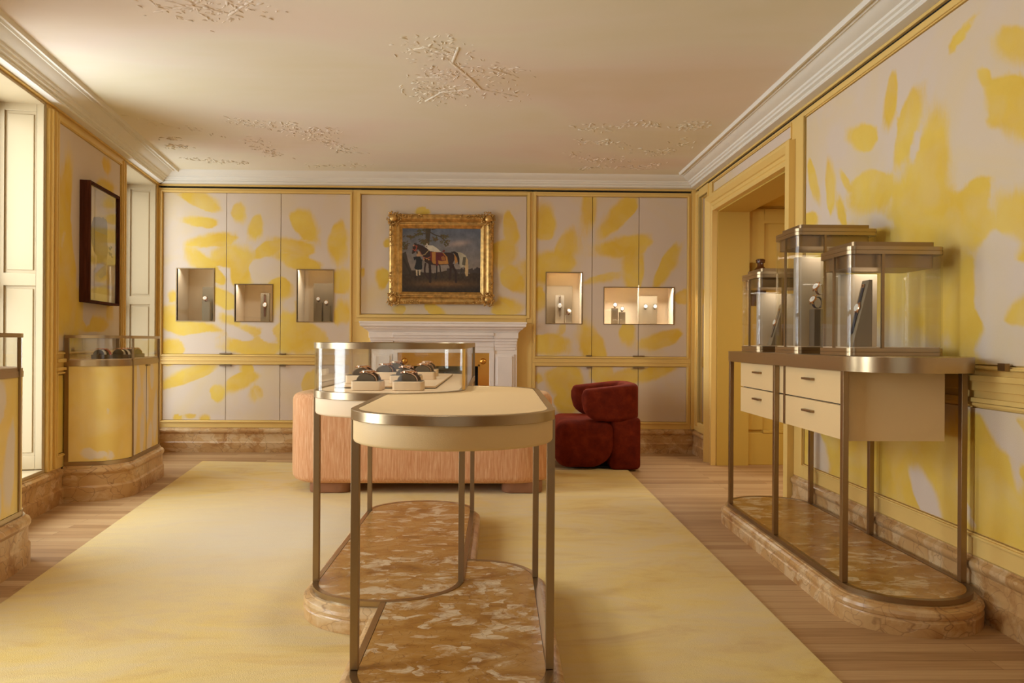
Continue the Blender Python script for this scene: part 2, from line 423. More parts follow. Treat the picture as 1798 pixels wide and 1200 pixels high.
BS= [[-3.065,2.579,4.459,-1.814,-5.02,-12.218,1],[-3.061,2.358,5.393,-0.501,-1.731,-18.998,0.9],[-2.935,2.171,4.084,0.544,2.139,-15.468,1],[-3.006,1.903,3.054,-2.754,-8.316,-9.064,1],[-2.661,2.45,13.102,2.211,1.557,-8.901,0.8],[-2.495,2.298,13.077,-2.371,-1.386,-7.667,0.9],[-2.733,2.013,4.324,-0.027,-0.032,-8.579,0.9],[-2.624,1.867,7.856,-0.048,-0.023,-5.36,1],[-2.374,2.07,5.547,3.14,6.597,-11.459,1],[-2.113,2.11,4.433,-0.964,-2.801,-12.87,1],[-2.056,1.952,4.091,-1.348,-4.145,-12.502,1],[-1.996,2.331,3.174,-4.544,-7.853,-5.407,1],[-1.648,2.143,10.11,-0.062,-0.015,-4.501,0.85],[-1.621,1.763,6.217,3.525,4.263,-7.432,1],[-2.823,1.576,4.602,-2.162,-5.279,-11.078,1],[-2.261,1.678,7.187,-0.044,-0.045,-9.519,1],[-2.36,1.574,6.903,-0.043,-0.029,-5.713,0.9],[-3.331,1.596,17.354,-0.107,-0.078,-15.624,0.8],[-3.142,1.263,3.176,-0.462,-1.795,-12.139,1],[-3.363,1.055,6.676,-0.041,-0.07,-10.743,1],[-3.343,1.404,6.81,-3.948,-5.475,-9.269,0.9],[-2.508,1.096,3.598,-0.022,-0.061,-9.526,1],[-2.767,1.343,8.111,-2.984,-5.007,-13.406,0.8],[-2.015,1.152,3.588,-0.022,-0.041,-6.585,1],[-2.1,1.397,7.833,-0.048,-0.043,-7.785,1],[-1.606,1.395,11.456,-0.071,-0.036,-6.578,1],[-2.188,1.223,8.62,-0.053,-0.052,-8.565,0.9],[-2.594,1.254,5.667,-1.028,-3.101,-16.871,0.8],[-2.445,1.866,9.592,-0.059,-0.04,-9.524,-1],[-2.129,1.485,19.15,-0.118,-0.07,-13.175,-0.8],[-1.625,1.219,10.742,-3.966,-3.319,-8.908,-1],[-3.085,1.17,6.606,0.879,3.295,-24.317,-1],[-2.652,1.214,6.249,-2.938,-9.25,-19.376,-0.7],[-2.362,1.166,10.638,-6.187,-9.69,-16.433,-0.6],[-3.174,0.781,3.225,1.267,5.315,-13.306,1],[-2.869,0.604,13.314,-0.082,-0.096,-12.26,1],[-2.637,0.724,5.24,2.384,5.53,-11.993,1],[-2.493,0.595,12.336,-0.076,-0.075,-9.525,0.62],[-2.584,0.846,14.4,-0.089,-0.102,-14.291,0.9],[-3.281,0.345,21.685,-0.133,-0.245,-28.64,0.9],[-3.154,0.367,14.446,-0.089,-0.292,-34.355,0.75],[-2.998,0.348,17.32,-0.106,-0.21,-24.529,0.85],[-1.925,0.678,12.296,-0.076,-0.05,-6.584,1],[-3.404,0.939,8.68,-0.053,-0.118,-17.19,0.8],[-0.789,2.48,13.157,-0.081,-0.052,-21.328,0.95],[0.119,2.302,13.972,2.376,0.969,-5.593,1],[0.047,2.049,6.687,-3.91,-3.294,-5.649,0.9],[0.151,1.796,7.267,6.032,4.184,-5.04,1],[0.079,1.503,6.546,-0.041,-0.059,-11.347,1],[-1.196,1.796,15.585,-0.096,-0.044,-10.048,1],[-0.66,1.472,7.378,-4.31,-9.582,-16.353,1],[-1.023,1.473,15.57,-0.096,-0.113,-21.342,0.95],[-1.4,1.844,42.908,-0.265,-0.073,-17.092,0.8],[-1.147,2.165,24.484,-0.151,-0.057,-17.08,0.8],[0.449,2.383,7.72,-0.048,-0.015,-5.667,1],[0.505,1.924,3.463,0.715,1.332,-6.404,1],[0.921,2.5,11.247,-1.056,-0.292,-3.251,0.72],[0.712,2.147,7.329,-4.293,-2.843,-4.887,0.8],[1.234,2.458,2.579,2.849,7.836,-7.144,1],[1.303,2.145,3.52,0.728,2.034,-9.772,1],[1.396,1.909,9.385,-0.058,-0.016,-4.037,1],[1.106,1.81,3.944,0.816,3.829,-18.469,0.66],[1.746,1.949,12.379,-6.705,-1.899,-3.55,1],[1.922,1.623,9.91,3.558,4.736,-13.289,1],[0.414,1.589,14.156,-0.088,-0.042,-8.502,1],[1.339,1.243,12.999,-0.081,-0.046,-7.709,1],[1.682,1.176,4.23,1.352,3.933,-12.42,1],[0.96,1.145,7.696,3.54,1.962,-4.287,0.95],[0.5,1.118,4.468,-0.028,-0.059,-9.444,1],[0.648,1.276,19.885,-7.389,-4.211,-11.38,0.6],[1.713,1.376,8.312,1.419,3.545,-20.878,0.3],[0.698,0.735,4.967,-1.847,-2.114,-5.689,1],[0.72,0.522,8.479,-0.053,-0.056,-7.079,1],[1.076,0.826,8.462,-0.053,-0.06,-8.486,1],[1.312,0.765,4.406,2.315,4.603,-8.838,1],[1.621,0.834,4.675,1.676,5.144,-14.509,1],[0.427,0.772,18.873,-0.117,-0.137,-18.893,0.8],[0.85,0.557,8.473,-0.053,-0.095,-12.131,0.8]]
RS= [[3.526,2.421,-17.835,-3.725,2.929,-6.968,1],[2.977,2.523,-14.354,-28.764,7.222,-7.722,0.9],[3.802,2.31,-6.62,-0.078,4.331,-14.196,1],[3.373,2.233,-10.366,-5.128,2.225,-4.731,1],[3.185,2.046,-8.11,-1.009,1.613,-4.946,1],[3.275,1.842,-3.837,-0.039,1.132,-5.323,1],[4.397,2.203,-19.276,7.797,1.047,-7.357,1],[4.169,2.113,-17.66,1.644,1.335,-6.473,1],[3.982,2.103,-27.846,23.072,-0.351,-12.014,0.9],[3.7,1.979,-4.108,2.345,0.237,-8.887,1],[4.038,1.947,-22.146,7.043,1.141,-10.362,0.9],[2.628,2.083,-3.584,-2.832,6.03,-8.467,1],[2.841,2.278,-31.847,6.978,6.956,-25.666,1],[2.776,2.076,-22.012,-0.189,8.879,-26.632,0.9],[2.67,2.335,-5.335,-3.348,8.747,-12.207,0.75],[2.922,1.755,-7.372,-8.338,4.387,-6.844,1],[2.617,1.614,-5.698,2.448,-0.707,-7.088,1],[2.996,1.682,-4.423,-0.041,1.417,-7.903,1],[3.529,1.673,-1.602,-0.017,1.442,-9.607,1],[3.158,1.404,-3.421,-0.033,0.348,-4.169,1],[3.873,1.529,-1.333,-0.016,0.384,-3.833,0.95],[4.618,1.526,-1.882,-0.027,0.239,-2.862,0.7],[2.649,1.295,-9.961,-0.081,0.724,-12.394,1],[2.927,1.237,-7.732,-0.07,0.225,-6.741,1],[2.965,1.088,-4.525,-0.041,-0.33,-19.968,0.8],[4.441,1.96,-7.613,-0.104,3.508,-19.126,0.9],[3.313,2.116,-46.41,-22.181,5.918,-13.334,-0.7],[2.723,1.541,-10.686,-0.09,2.437,-16.702,-1],[2.772,1.384,-8.977,-1.171,1.07,-7.081,-1.1],[2.711,1.138,-8.095,-0.068,0.002,-15.577,-0.9],[3.69,1.806,-6.93,1.002,4.212,-32.06,-0.5],[2.663,1.431,-27.925,-0.23,3.438,-31.708,-0.3],[3.543,0.361,-0.682,-0.388,-0.024,-2.855,1],[4.015,0.53,-1.245,-0.015,-0.739,-4.932,0.9],[2.862,0.654,-3.643,-0.032,-0.626,-3.759,1],[2.618,0.473,-3.475,-0.028,-1.253,-5.016,1],[3.21,0.406,-11.533,8.511,-2.646,-5.535,-1.2],[2.698,0.807,-12.46,8.305,-3.448,-7.375,-1.3],[4.303,0.432,-7.675,2.297,-1.564,-6.846,-1.1],[2.934,0.444,-28.594,16.955,-3.667,-7.6,-0.7],[2.64,0.624,-30.787,11.319,-4.282,-10.83,-0.7],[2.792,0.902,-5.127,-1.026,0.546,-29.937,-0.6]]
LS_= [[2.237,2.051,-8.742,-1.458,-0.414,-2.765,1],[2.179,1.656,-6.754,-0.095,-0.272,-2.74,0.95],[2.127,1.334,-3.525,-0.05,-0.188,-5.548,1],[1.472,2.375,-5.532,-0.089,-2.88,-13.495,1],[1.432,2.579,-8.927,4.491,-3.696,-11.744,0.7],[1.753,1.267,-2.693,-0.041,-0.312,-16.226,0.9],[1.132,2.128,-18.451,-0.315,-1.021,-6.366,0.9],[1.341,1.36,-9.88,-0.163,-0.238,-7.035,0.6],[2.033,1.838,-19.006,8.03,-1.878,-9.086,-0.7],[1.806,1.345,-15.568,-0.237,-0.324,-9.558,-0.7],[2.24,1.851,-28.805,-11.22,-0.69,-11.165,-0.5]]

WE = (46, 92, 100)
FE = 7
SE = 40
HE = 24
WS = .35
EXPO = 0.52
RHO = .0062

# ------------------------------------------------------------------ shell
ZC = 2.845          # ceiling
S(MB().box(-4.6, 4.6, -2.6, 7.5, -.06, 0).build('floor', 'floor'))
S(MB().box(-4.6, 2.35, -2.6, 7.5, ZC, ZC+.1).build('ceiling', 'ceil'))
# back wall: outer skin behind the niches and the chimney breast
S(MB().box(-4.0, 2.4, 7.42, 7.52, 0, ZC).build('wall_back', 'yellow'))
m = MB()
m.box(-1.46, .35, YB+.005, 7.41, 1.2, 2.70).box(-1.46, -1.0, YB+.005, 7.41, 0, 1.2).box(-.11, .35, YB+.005, 7.41, 0, 1.2).box(-1.0, -.11, YB+.005, 7.41, 1.03, 1.2)
m.box(-3.5, 2.05, YB+.03, 7.41, 2.70, ZC)
S(m.build('wall_chimney_breast', 'yellow'))
# right wall, with the doorway 4.72..6.36
D0, D1, DZ = 4.72, 6.375, 2.39
m = MB(FR).box(-2.6, D0, -.3, 0, 0, ZC).box(D1, 7.42, -.3, 0, 0, ZC).box(D0, D1, -.3, 0, DZ, ZC)
S(m.build('wall_right', 'yellow'))
# left wall with three window openings
WINS = [(.05, 1.0), (2.465, 3.415), (4.88, 5.83)]
m = MB(FL); prev = -.5
for a, b in WINS:
    m.box(prev, a, -.34, 0, 0, ZC).box(a, b, -.34, 0, 0, .25).box(a, b, -.34, 0, 2.73, ZC); prev = b
m.box(prev, 9.95, -.34, 0, 0, ZC)
S(m.build('wall_left', 'yellow'))
m = MB().box(-3.2, -1.9, -2.6, -2.5, 0, ZC).box(1.2, 2.35, -2.6, -2.5, 0, ZC).box(-1.9, 1.2, -2.6, -2.5, 2.5, ZC).box(-1.9, 1.2, -2.6, -2.5, 0, .5)
S(m.build('wall_front', 'yellow'))
m = MB().box(-1.9, -1.82, -2.58, -2.5, .5, 2.5).box(1.12, 1.2, -2.58, -2.5, .5, 2.5).box(-.39, -.31, -2.58, -2.5, .5, 2.5).box(-1.82, 1.12, -2.58, -2.5, .5, .58).box(-1.82, 1.12, -2.58, -2.5, 2.42, 2.5)
wf = S(m.build('window_4', 'cream')); MB().box(-1.83, 1.13, -2.55, -2.545, .57, 2.43).build('window_pane', 'glass', wf)  # unseen window added behind the camera to let fill light in
# hallway beyond the doorway
S(MB().box(2.35, 4.6, 6.42, 6.5, 0, 2.6).build('wall_hall', 'hall'))
m = MB().box(2.36, 4.6, 6.395, 6.419, 0, .30)
m.box(2.36, 2.50, 6.40, 6.419, .33, 2.42).box(2.50, 4.6, 6.40, 6.419, .88, .90).box(2.50, 4.6, 6.40, 6.419, 2.28, 2.42).box(2.50, 4.6, 6.388, 6.419, .30, .325)
S(m.build('trim_1', 'hall', bevel=.004))
S(MB().box(4.6, 4.7, 2.5, 6.5, 0, 2.6).build('wall_hall_end', 'hall'))
S(MB().box(2.35, 4.7, 2.4, 2.5, 0, 2.6).build('wall_hall_near', 'hall'))
S(MB().box(2.35, 4.7, 2.5, 6.5, 2.44, 2.54).build('ceiling_hall', 'hall'))
m = MB(); m.box(2.052, 2.35, D1-.012, D1-.001, 0, DZ).box(2.052, 2.35, D0+.001, D0+.012, 0, DZ).box(2.052, 2.35, D0, D1, DZ-.012, DZ-.001)
S(m.build('trim_2', 'hall'))
# door casing, fluted, on the room side
m = MB(FR)
fl = [(0, .050), (.012, .050), (.016, .036), (.045, .030), (.052, .022), (.075, .022), (.082, .030), (.105, .030), (.112, .020), (.125, .020), (.131, .032), (.150, .045), (.175, .060), (.205, .060)]
def casing(T, pts):   # pts: list of (across, out)
    pass
rg = []
outer = 6.585
# far jamb: profile across u from the opening outwards
prof = [(D1+a*(outer-D1)/.205, d) for a, d in fl]
ring0 = [(u, d, 0) for u, d in prof]+[(outer, .001, 0), (D1, .001, 0)]
ring1 = [(u, d, DZ+(u-D1)*.75) for u, d in prof]+[(outer, .001, DZ+.1575), (D1, .001, DZ)]
ring2 = [(D0-.06, d, DZ+(u-D1)*.75) for u, d in prof]+[(D0-.06, .001, DZ+.1575), (D0-.06, .001, DZ)]
m.loft([ring0, ring1, ring2])
m.box(D0-.065, D0, .001, .062, 0, DZ+.16)
S(m.build('trim_3', 'yellow', smooth=20))
# ------------------------------------------------------------------ cornices, ceiling beads
corn = [(0, 2.74), (.075, 2.742), (.082, 2.752), (.078, 2.762), (.100, 2.768), (.104, 2.780), (.118, 2.786), (.122, 2.798), (.150, 2.806), (.18, 2.822), (.20, 2.838), (.205, ZC), (0, ZC)]
bead = [(.02, ZC), (.024, ZC-.014), (.036, ZC-.018), (.044, ZC-.006), (.055, ZC-.006), (.063, ZC-.020), (.078, ZC-.022), (.086, ZC-.004), (.09, ZC)]
def cor(T, u0, u1): return [(d, z) for d, z in corn]
def mitre(T, prof, u0, u1, k0, k1):
    a = [(u0+k0*d, d, z) for d, z in prof]; b = [(u1-k1*d, d, z) for d, z in prof]
    return MB(T).loft([a, b])
S(mitre(FB, corn, -3.47, 2.048, 1.0, 1.0).build('trim_4', 'white', smooth=30))
S(mitre(FR, corn, -2.5, YB-.001, 0, 1.0).build('trim_5', 'white', smooth=30))
S(mitre(FL, corn, .03, 9.6, 1.0, 0).build('trim_6', 'white', smooth=30))
S(mitre(FR, [(d+.17, z) for d, z in bead], -2.5, YB-.07, 0, .8).build('trim_7', 'white', smooth=30))
S(mitre(FL, [(d+.17, z) for d, z in bead], .06, 9.6, .6, 0).build('trim_8', 'white', smooth=30))

# ------------------------------------------------------------------ marble baseboards
bb = [(.001, 0), (.036, 0), (.036, .098), (.030, .104), (.026, .112), (.026, .186), (.031, .194), (.038, .204), (.040, .216), (.036, .228), (.026, .236), (.018, .240), (.016, .248), (.001, .248)]
def board(n, T, u0, u1): return S(MB(T).run(bb, u0, u1).build(n, 'marble_base', smooth=30))
board('baseboard_back', FB, -3.46, -1.36); board('baseboard_back_right', FB, .27, 2.049)
board('baseboard_right', FR, 6.59, 7.032); board('baseboard_right_near', FR, -2.5, 4.65)
board('baseboard_left', FL, .05, 1.185); board('baseboard_left_middle', FL, 2.262, 3.475); board('baseboard_left_near', FL, 4.56, 9.6)

# ------------------------------------------------------------------ yellow panelling frames
def frame(m, u0, u1, z0, z1, w=.02, d=.030, base=.018, gap=.006):
    """raised beads round a panel opening"""
    for a, b, c, e in ((u0-w, u0-gap, z0-w, z1+w), (u1+gap, u1+w, z0-w, z1+w)): m.box(a, b, base, d, c, e)
    for c, e in ((z0-w, z0-gap), (z1+gap, z1+w)): m.box(u0-gap, u1+gap, base, d, c, e)
def rails(m, u0, u1, z0, z1, holes, d=.018):
    us = sorted({u0, u1, *[h[0] for h in holes], *[h[1] for h in holes]}); zs = sorted({z0, z1, *[h[2] for h in holes], *[h[3] for h in holes]})
    for a, b in zip(us, us[1:]):
        run = None
        for c, e in zip(zs, zs[1:]):
            inh = any(h[0]-1e-6 <= a and b <= h[1]+1e-6 and h[2]-1e-6 <= c and e <= h[3]+1e-6 for h in holes)
            if not inh: run = (run[0], e) if run else (c, e)
            if (inh or e == zs[-1]) and run: m.box(a, b, .0005, d, *run); run = None
            if inh: run = None

ZT = 2.70
UL = (-3.435, -1.53); UR = (.385, 1.955)
upz, loz = (1.0, 2.655), (.325, .895)
# left built-in cabinet front
def cabinet(label, U, splits, niches, name='built_in_cabinet'):
    t = thing(name, label, 'cabinet', ((U[0]+U[1])/2, YB, 0))
    m = MB(FB); x0, x1 = U
    fx0, fx1 = (x0-.045, x1+.028) if x0 < -2 else (x0-.035, x1+.042)
    rails(m, fx0, fx1, .25, ZT, [(x0, x1, *loz), (x0, x1, *upz)])
    frame(m, x0, x1, *upz); frame(m, x0, x1, *loz)
    m.box(fx0, fx1, .018, .026, .935, .950)
    m.build('face_frame', 'yellow', t, bevel=.002)
    f = strokes(BS); edges = [x0]+splits+[x1]
    for lo in (False, True):
        z0, z1 = loz if lo else upz
        for i in range(3):
            a, b = edges[i]+.003, edges[i+1]-.003
            nz = None if lo else niches.get(i)
            door = canvas('door', FB, a, b, z0+.003, z1-.003, f, -.014, .008, nz, t)
            hx = edges[i+1] if i == 0 else edges[i+1] if (x0 > 0 and i == 1) else None
            if hx is None and i == 2 and x0 < 0: hx = edges[2]+.03
            if hx is not None:
                zz = z1-.012 if lo else z0+.006
                if x0 < 0 and i == 2: h = (hx-.03, hx+.03)
                elif i == 0 and x0 > 0: h = (hx-.055, hx-.004)
                else: h = (hx-.055, hx+.06)
                handle_part(door, h, zz)
    return t, f

def handle_part(door, h, zz):
    o = MB(FB).box(h[0], h[1], .009, .036, zz-.004, zz+.006).build('handle', 'brass_d', None)
    o.parent = door; o.location = (0, 0, 0)
    return o

def niche(t, u0, u1, z0, z1, lit, divider=None):
    """lined display niche behind a bronze framed pane"""
    m = MB(FB); dp = -.26
    m.box(u0-.01, u1+.01, dp-.012, dp, z0-.01, z1+.03)
    m.box(u0-.012, u0-.001, dp, -.016, z0-.012, z1+.032).box(u1+.001, u1+.012, dp, -.016, z0-.012, z1+.032)
    m.box(u0, u1, dp, -.016, z0-.012, z0-.001).box(u0, u1, dp, -.016, z1+.022, z1+.032)
    m.build('niche_lining', 'niche', t)
    m = MB(FB); w = .008
    m.box(u0-w, u0, -.016, .014, z0-w, z1+w).box(u1, u1+w, -.016, .014, z0-w, z1+w).box(u0, u1, -.016, .014, z0-w, z0).box(u0, u1, -.016, .014, z1, z1+w)
    m.build('niche_frame', 'brass_d', t)
    if divider: MB(FB).box(divider-.002, divider+.002, -.004, .006, z0, z1).box(u0, divider-.002, .001, .005, z0, z1).box(divider+.002, u1, .001, .005, z0, z1).build('niche_pane', 'glass', t)
    else: MB(FB).box(u0+.001, u1-.001, .001, .005, z0+.001, z1-.001).build('niche_pane', 'glass', t)
    l = bpy.data.lights.new('niche_light', 'AREA'); l.shape = 'RECTANGLE'; l.size = (u1-u0)*.85; l.size_y = .03; l.energy = lit; l.color = (1, .95, .87)
    o = bpy.data.objects.new('niche_light', l); col.objects.link(o); o.location = FB((u0+u1)/2, -.045, z1+.016); o.rotation_euler = (math.radians(-35), 0, 0)

N1 = (-3.292, -2.919, 1.343, 1.875); N2 = (-2.70, -2.325, 1.341, 1.716); N3 = (-2.067, -1.702, 1.343, 1.873)
N4 = (.494, .861, 1.341, 1.865); N5 = (1.096, 1.818, 1.341, 1.716)
tL, fback = cabinet('wide built-in cabinet front with three tall yellow splashed doors, left of the fireplace', UL, [-2.792, -2.239], {0: N1, 1: N2, 2: N3})
for n, e in ((N1, .9), (N2, 1.3), (N3, 1.6)): niche(tL, *n, e)
SP = 1.452
# the wide niche crosses the joint of two doors
def cut(i): return {0: N4, 1: (N5[0], SP-.003, N5[2], N5[3]), 2: (SP+.003, N5[1], N5[2], N5[3])}[i]
tR, _ = cabinet('wide built-in cabinet front with yellow brush strokes, between the fireplace and the doorway', UR, [.967, SP], {0: N4, 1: (N5[0], SP-.0031, N5[2], N5[3]), 2: (SP+.0031, N5[1], N5[2], N5[3])})
niche(tR, *N4, 5.5); niche(tR, *N5, 9.5, SP)

# over-mantel panel and trims of the back wall
m = MB(FB)
rails(m, -1.50, .348, 1.34, ZT, [(-1.42, .288, 1.42, 2.655)])
frame(m, -1.42, .288, 1.42, 2.655, .032, .034); frame(m, -1.42, .288, 1.42, 2.655, .016, .026)
m.box(-1.50, -1.30, .0005, .012, .25, 1.34).box(.19, .348, .0005, .012, .25, 1.34)
m.box(-3.50, -3.482, .0005, .03, .25, 2.74).box(1.999, 2.045, .0005, .03, .25, 2.738)
m.box(-3.48, 1.998, .0005, .02, 2.722, 2.739)
S(m.build('trim_9', 'yellow', bevel=.002))
S(canvas('trim_10', FB, -1.414, .282, 1.426, 2.649, fback, .001, .012))
S(MB(FB).box(-3.48, 1.998, -.028, -.02, 2.70, 2.722).build('gap_shade_back', 'black'))  # black strip stands in for the shade in the gap below the cornice

# right wall panelling
fr = strokes(RS)
m = MB(FR)
PU0, PU1 = -1.0, 4.505
rails(m, -2.5, 4.652, .25, ZT, [(PU0, PU1, 1.06, 2.655), (PU0, PU1, .345, .885)])
frame(m, PU0, PU1, 1.06, 2.655, .016, .028); frame(m, PU0, PU1, .345, .885, .016, .028)
m.box(-2.5, 4.652, .018, .040, .995, 1.020).box(-2.5, 4.652, .018, .030, .955, .995).box(-2.5, 4.652, .018, .034, .905, .925)
# above the doorway
rails(m, 4.652, 6.60, 2.555, ZT, [(4.72, 6.46, 2.585, 2.672)]); frame(m, 4.72, 6.46, 2.585, 2.672, .012, .028)
m.box(-2.5, 7.02, .0005, .02, 2.722, 2.739)
# strip between the doorway and the corner
m.box(6.588, 6.602, .0005, .03, .25, 2.70).box(6.885, 7.045, .0005, .018, .25, 2.70).box(6.602, 6.885, .0005, .03, 2.62, 2.70).box(6.602, 6.885, .0005, .03, .25, .34)
m.box(6.885, 6.90, .018, .034, .3, 2.66).box(6.95, 6.97, .018, .03, .3, 2.66)
S(m.build('trim_12', 'yellow', bevel=.002))
S(canvas('trim_13', FR, PU0+.006, PU1-.006, 1.066, 2.649, fr, .001, .012, step=.03))
S(canvas('trim_14', FR, PU0+.006, PU1-.006, .351, .879, fr, .001, .012, step=.03))
S(canvas('trim_15', FR, 4.726, 6.454, 2.59, 2.667, lambda u, z: np.zeros_like(u), .001, .012, step=.05))
S(MB(FR).box(-2.5, 7.02, .0004, .0012, 2.70, 2.722).build('gap_shade_right', 'black'))  # thin black sheet, shade of the cornice gap put in as colour
t = MB(FR).box(6.605, 6.882, .002, .014, .345, 2.615).build('wall_mirror', 'mirror', smooth=0)
tag(t, 'tall narrow mirror set in yellow panelling beside the doorway', 'mirror')

# left wall panelling
flf = strokes(LS_)
m = MB(FL)
for k, (p0, p1) in enumerate(((1.0, 2.465), (3.415, 4.88), (5.83, 9.6))):
    q0, q1 = p0+.125, p1-.135
    rails(m, p0, p1, .25, ZT, [(q0, q1, 1.06, 2.655), (q0, q1, .345, .9)]); frame(m, q0, q1, 1.06, 2.655, .016, .028); frame(m, q0, q1, .345, .9, .016, .028)
    for uu in (p0+.03, p0+.075, p1-.09, p1-.035): m.box(uu, uu+.014, .018, .034, .26, ZT)
    m.box(p0+.11, p1-.11, .018, .036, .985, 1.01).box(p0+.11, p1-.11, .018, .036, .93, .95)
m.box(.001, 9.6, .0005, .02, 2.731, 2.7395)
S(m.build('trim_17', 'yellow', bevel=.002))
S(canvas('trim_18', FL, 1.131, 2.324, 1.066, 2.649, flf, .001, .012))
S(canvas('trim_19', FL, 3.546, 4.739, 1.066, 2.649, lambda u, z: flf(u-2.415, z), .001, .012))
S(canvas('trim_20', FL, 1.131, 2.324, .351, .894, lambda u, z: np.full_like(u, 1.0), .001, .012, step=.1))

# windows: panelled reveals, sash and pane
for k, (a, b) in enumerate(WINS):
    m = MB(FL); q = -.30; zt = 2.73; zs = .25
    m.box(a, b, q-.03, 0, zs, zs+.022)                                     # sill board
    for (c, e, sg) in ((a, a+.02, 1), (b-.02, b, -1)):
        m.box(c, e, q, -.001, zs+.022, zt)
        f0, f1 = (e, e+.012) if sg > 0 else (c-.012, c)
        for (d0, d1) in ((-.045, -.003), (q+.005, q+.06)): m.box(f0, f1, d0, d1, zs+.03, zt-.01)
        for z0, z1 in ((zs+.03, zs+.12), (1.50, 1.585), (zt-.07, zt-.01)): m.box(f0, f1, q+.06, -.045, z0, z1)
        g0, g1 = (f0, f0+.006) if sg > 0 else (f1-.006, f1)
        for z0, z1 in ((zs+.14, 1.48), (1.605, zt-.09)): m.box(g0, g1, q+.08, -.065, z0, z1)
    m.box(a+.02, b-.02, q, -.001, zt-.02, zt)
    w = S(m.build('window_%d' % (k+1), 'cream', bevel=.003))
    m = MB(FL)
    m.box(a+.03, a+.075, q-.035, q, zs+.022, zt-.02).box(b-.075, b-.03, q-.035, q, zs+.022, zt-.02)
    for z0, z1 in ((zs+.022, zs+.09), (1.45, 1.50), (zt-.08, zt-.02)): m.box(a+.075, b-.075, q-.035, q, z0, z1)
    m.build('window_sash', 'cream', w)
    MB(FL).box(a+.07, b-.07, q-.022, q-.018, zs+.08, zt-.07).build('window_pane', 'glass', w)
# ------------------------------------------------------------------ fireplace
t = thing('fireplace_surround', 'pale carved marble fireplace surround with a polished brass insert, under the horse painting', 'fireplace', (-.55, 6.95, 0))
def stepbox(m, x0, x1, y, z0, z1): m.box(x0, x1, y, YB+.004, z0, z1)
m = MB()
pr = [(1.345, 0), (1.330, .0), (1.322, .006), (1.300, .006), (1.292, .02), (1.283, .036), (1.275, .038), (1.268, .05), (1.25, .072), (1.235, .08)]
rings = []
for z, o in pr:
    rings.append([(-1.392+o, 6.85+o*1.1, z), (.285-o, 6.85+o*1.1, z), (.285-o, YB+.004, z), (-1.392+o, YB+.004, z)])
m.loft(rings[::-1]); m.build('mantel_shelf', 'mantel', t)
for x0, x1 in ((-1.295, -1.06), (-.045, .192)):       # corner blocks and legs
    m = MB()
    m.box(x0, x1, 6.965, YB+.004, 0, 1.235)
    c0, c1 = (x0+.03, x1-.015) if x0 < -1 else (x0+.015, x1-.03)
    m.box(c0, c1, 6.945, 6.966, .12, 1.02)
    m.box(c0+.02, c1-.02, 6.93, 6.946, .14, 1.0)
    m.box(x0-.004, x1+.004, 6.93, 6.97, 0, .12)
    for i, (z, o) in enumerate(((1.21, .0), (1.18, .02), (1.15, .035), (1.12, .045), (1.09, .055))): m.box(x0-.01+o*.4, x1+.01-o*.4, 6.905+o, 6.97, z-.03, z+.025)
    m.build('pilaster_block', 'mantel', t, bevel=.003)
m = MB().box(-1.06, -.045, 6.955, YB+.004, 1.03, 1.235)
for i, (z0, z1, y) in enumerate(((1.205, 1.235, 6.89), (1.18, 1.205, 6.905), (1.15, 1.18, 6.925), (1.09, 1.098, 6.95), (1.03, 1.06, 6.94))): m.box(-1.06, -.045, y, 6.956, z0, z1)
m.box(-1.06, -1.02, 6.94, YB, 0, 1.06).box(-.09, -.045, 6.94, YB, 0, 1.06)
m.build('lintel', 'mantel', t, bevel=.003)
m = MB().box(-1.02, -.09, 6.985, 6.995, .895, 1.03).box(-1.02, -.905, 6.985, 6.995, 0, .895).box(-.205, -.09, 6.985, 6.995, 0, .895)
m.box(-1.02, -.09, 6.965, 6.985, 1.005, 1.03).box(-1.02, -1.0, 6.965, 6.985, 0, 1.005).box(-.11, -.09, 6.965, 6.985, 0, 1.005)
m.box(-.985, -.125, 6.972, 6.985, .985, .995).box(-.92, -.19, 6.972, 6.985, .895, .91).box(-.205, -.19, 6.972, 6.985, 0, .91).box(-.92, -.905, 6.972, 6.985, 0, .91)
m.ell((-.155, 6.985, .945), (.032, .02, .032), 16, 10).ell((-.955, 6.985, .945), (.032, .02, .032), 16, 10)
m.box(-.18, -.125, 6.976, 6.985, .87, .875).box(-.985, -.93, 6.976, 6.985, .87, .875)
m.build('brass_insert', 'gold', t)
m = MB().box(-.905, -.205, 7.36, 7.37, 0, .9).box(-.915, -.905, 6.996, 7.36, 0, .9).box(-.205, -.195, 6.996, 7.36, 0, .9).box(-.905, -.205, 6.996, 7.36, .895, .905)
m.build('firebox', 'black', t)

# ------------------------------------------------------------------ horse painting in a gilt frame
PX0, PX1, PZ0, PZ1 = -1.128, -.053, 1.525, 2.455
t = thing('horse_painting', 'old oil painting of two saddled horses with a groom in an ornate gilt frame', 'painting', (-.59, YB-.04, 1.99))
cxp, czp = (PX0+PX1)/2, (PZ0+PZ1)/2
ix0, ix1, iz0, iz1 = -.992, -.189, 1.655, 2.306
def rect_ring(k, d):
    x0 = PX0+(ix0-PX0)*k; x1 = PX1+(ix1-PX1)*k; z0 = PZ0+(iz0-PZ0)*k; z1 = PZ1+(iz1-PZ1)*k
    return [(x0, YB-d, z0), (x1, YB-d, z0), (x1, YB-d, z1), (x0, YB-d, z1)]
m = MB(); m.loft([rect_ring(k, d) for k, d in ((0.03, .013), (.02, .045), (.08, .062), (.2, .072), (.38, .074), (.52, .060), (.58, .048), (.66, .046), (.70, .054), (.78, .054), (.86, .044), (.93, .040), (1, .030))], False, False)
m.build('gilt_frame', 'gilt', t, smooth=25)
rnd = random.Random(3); m = MB()
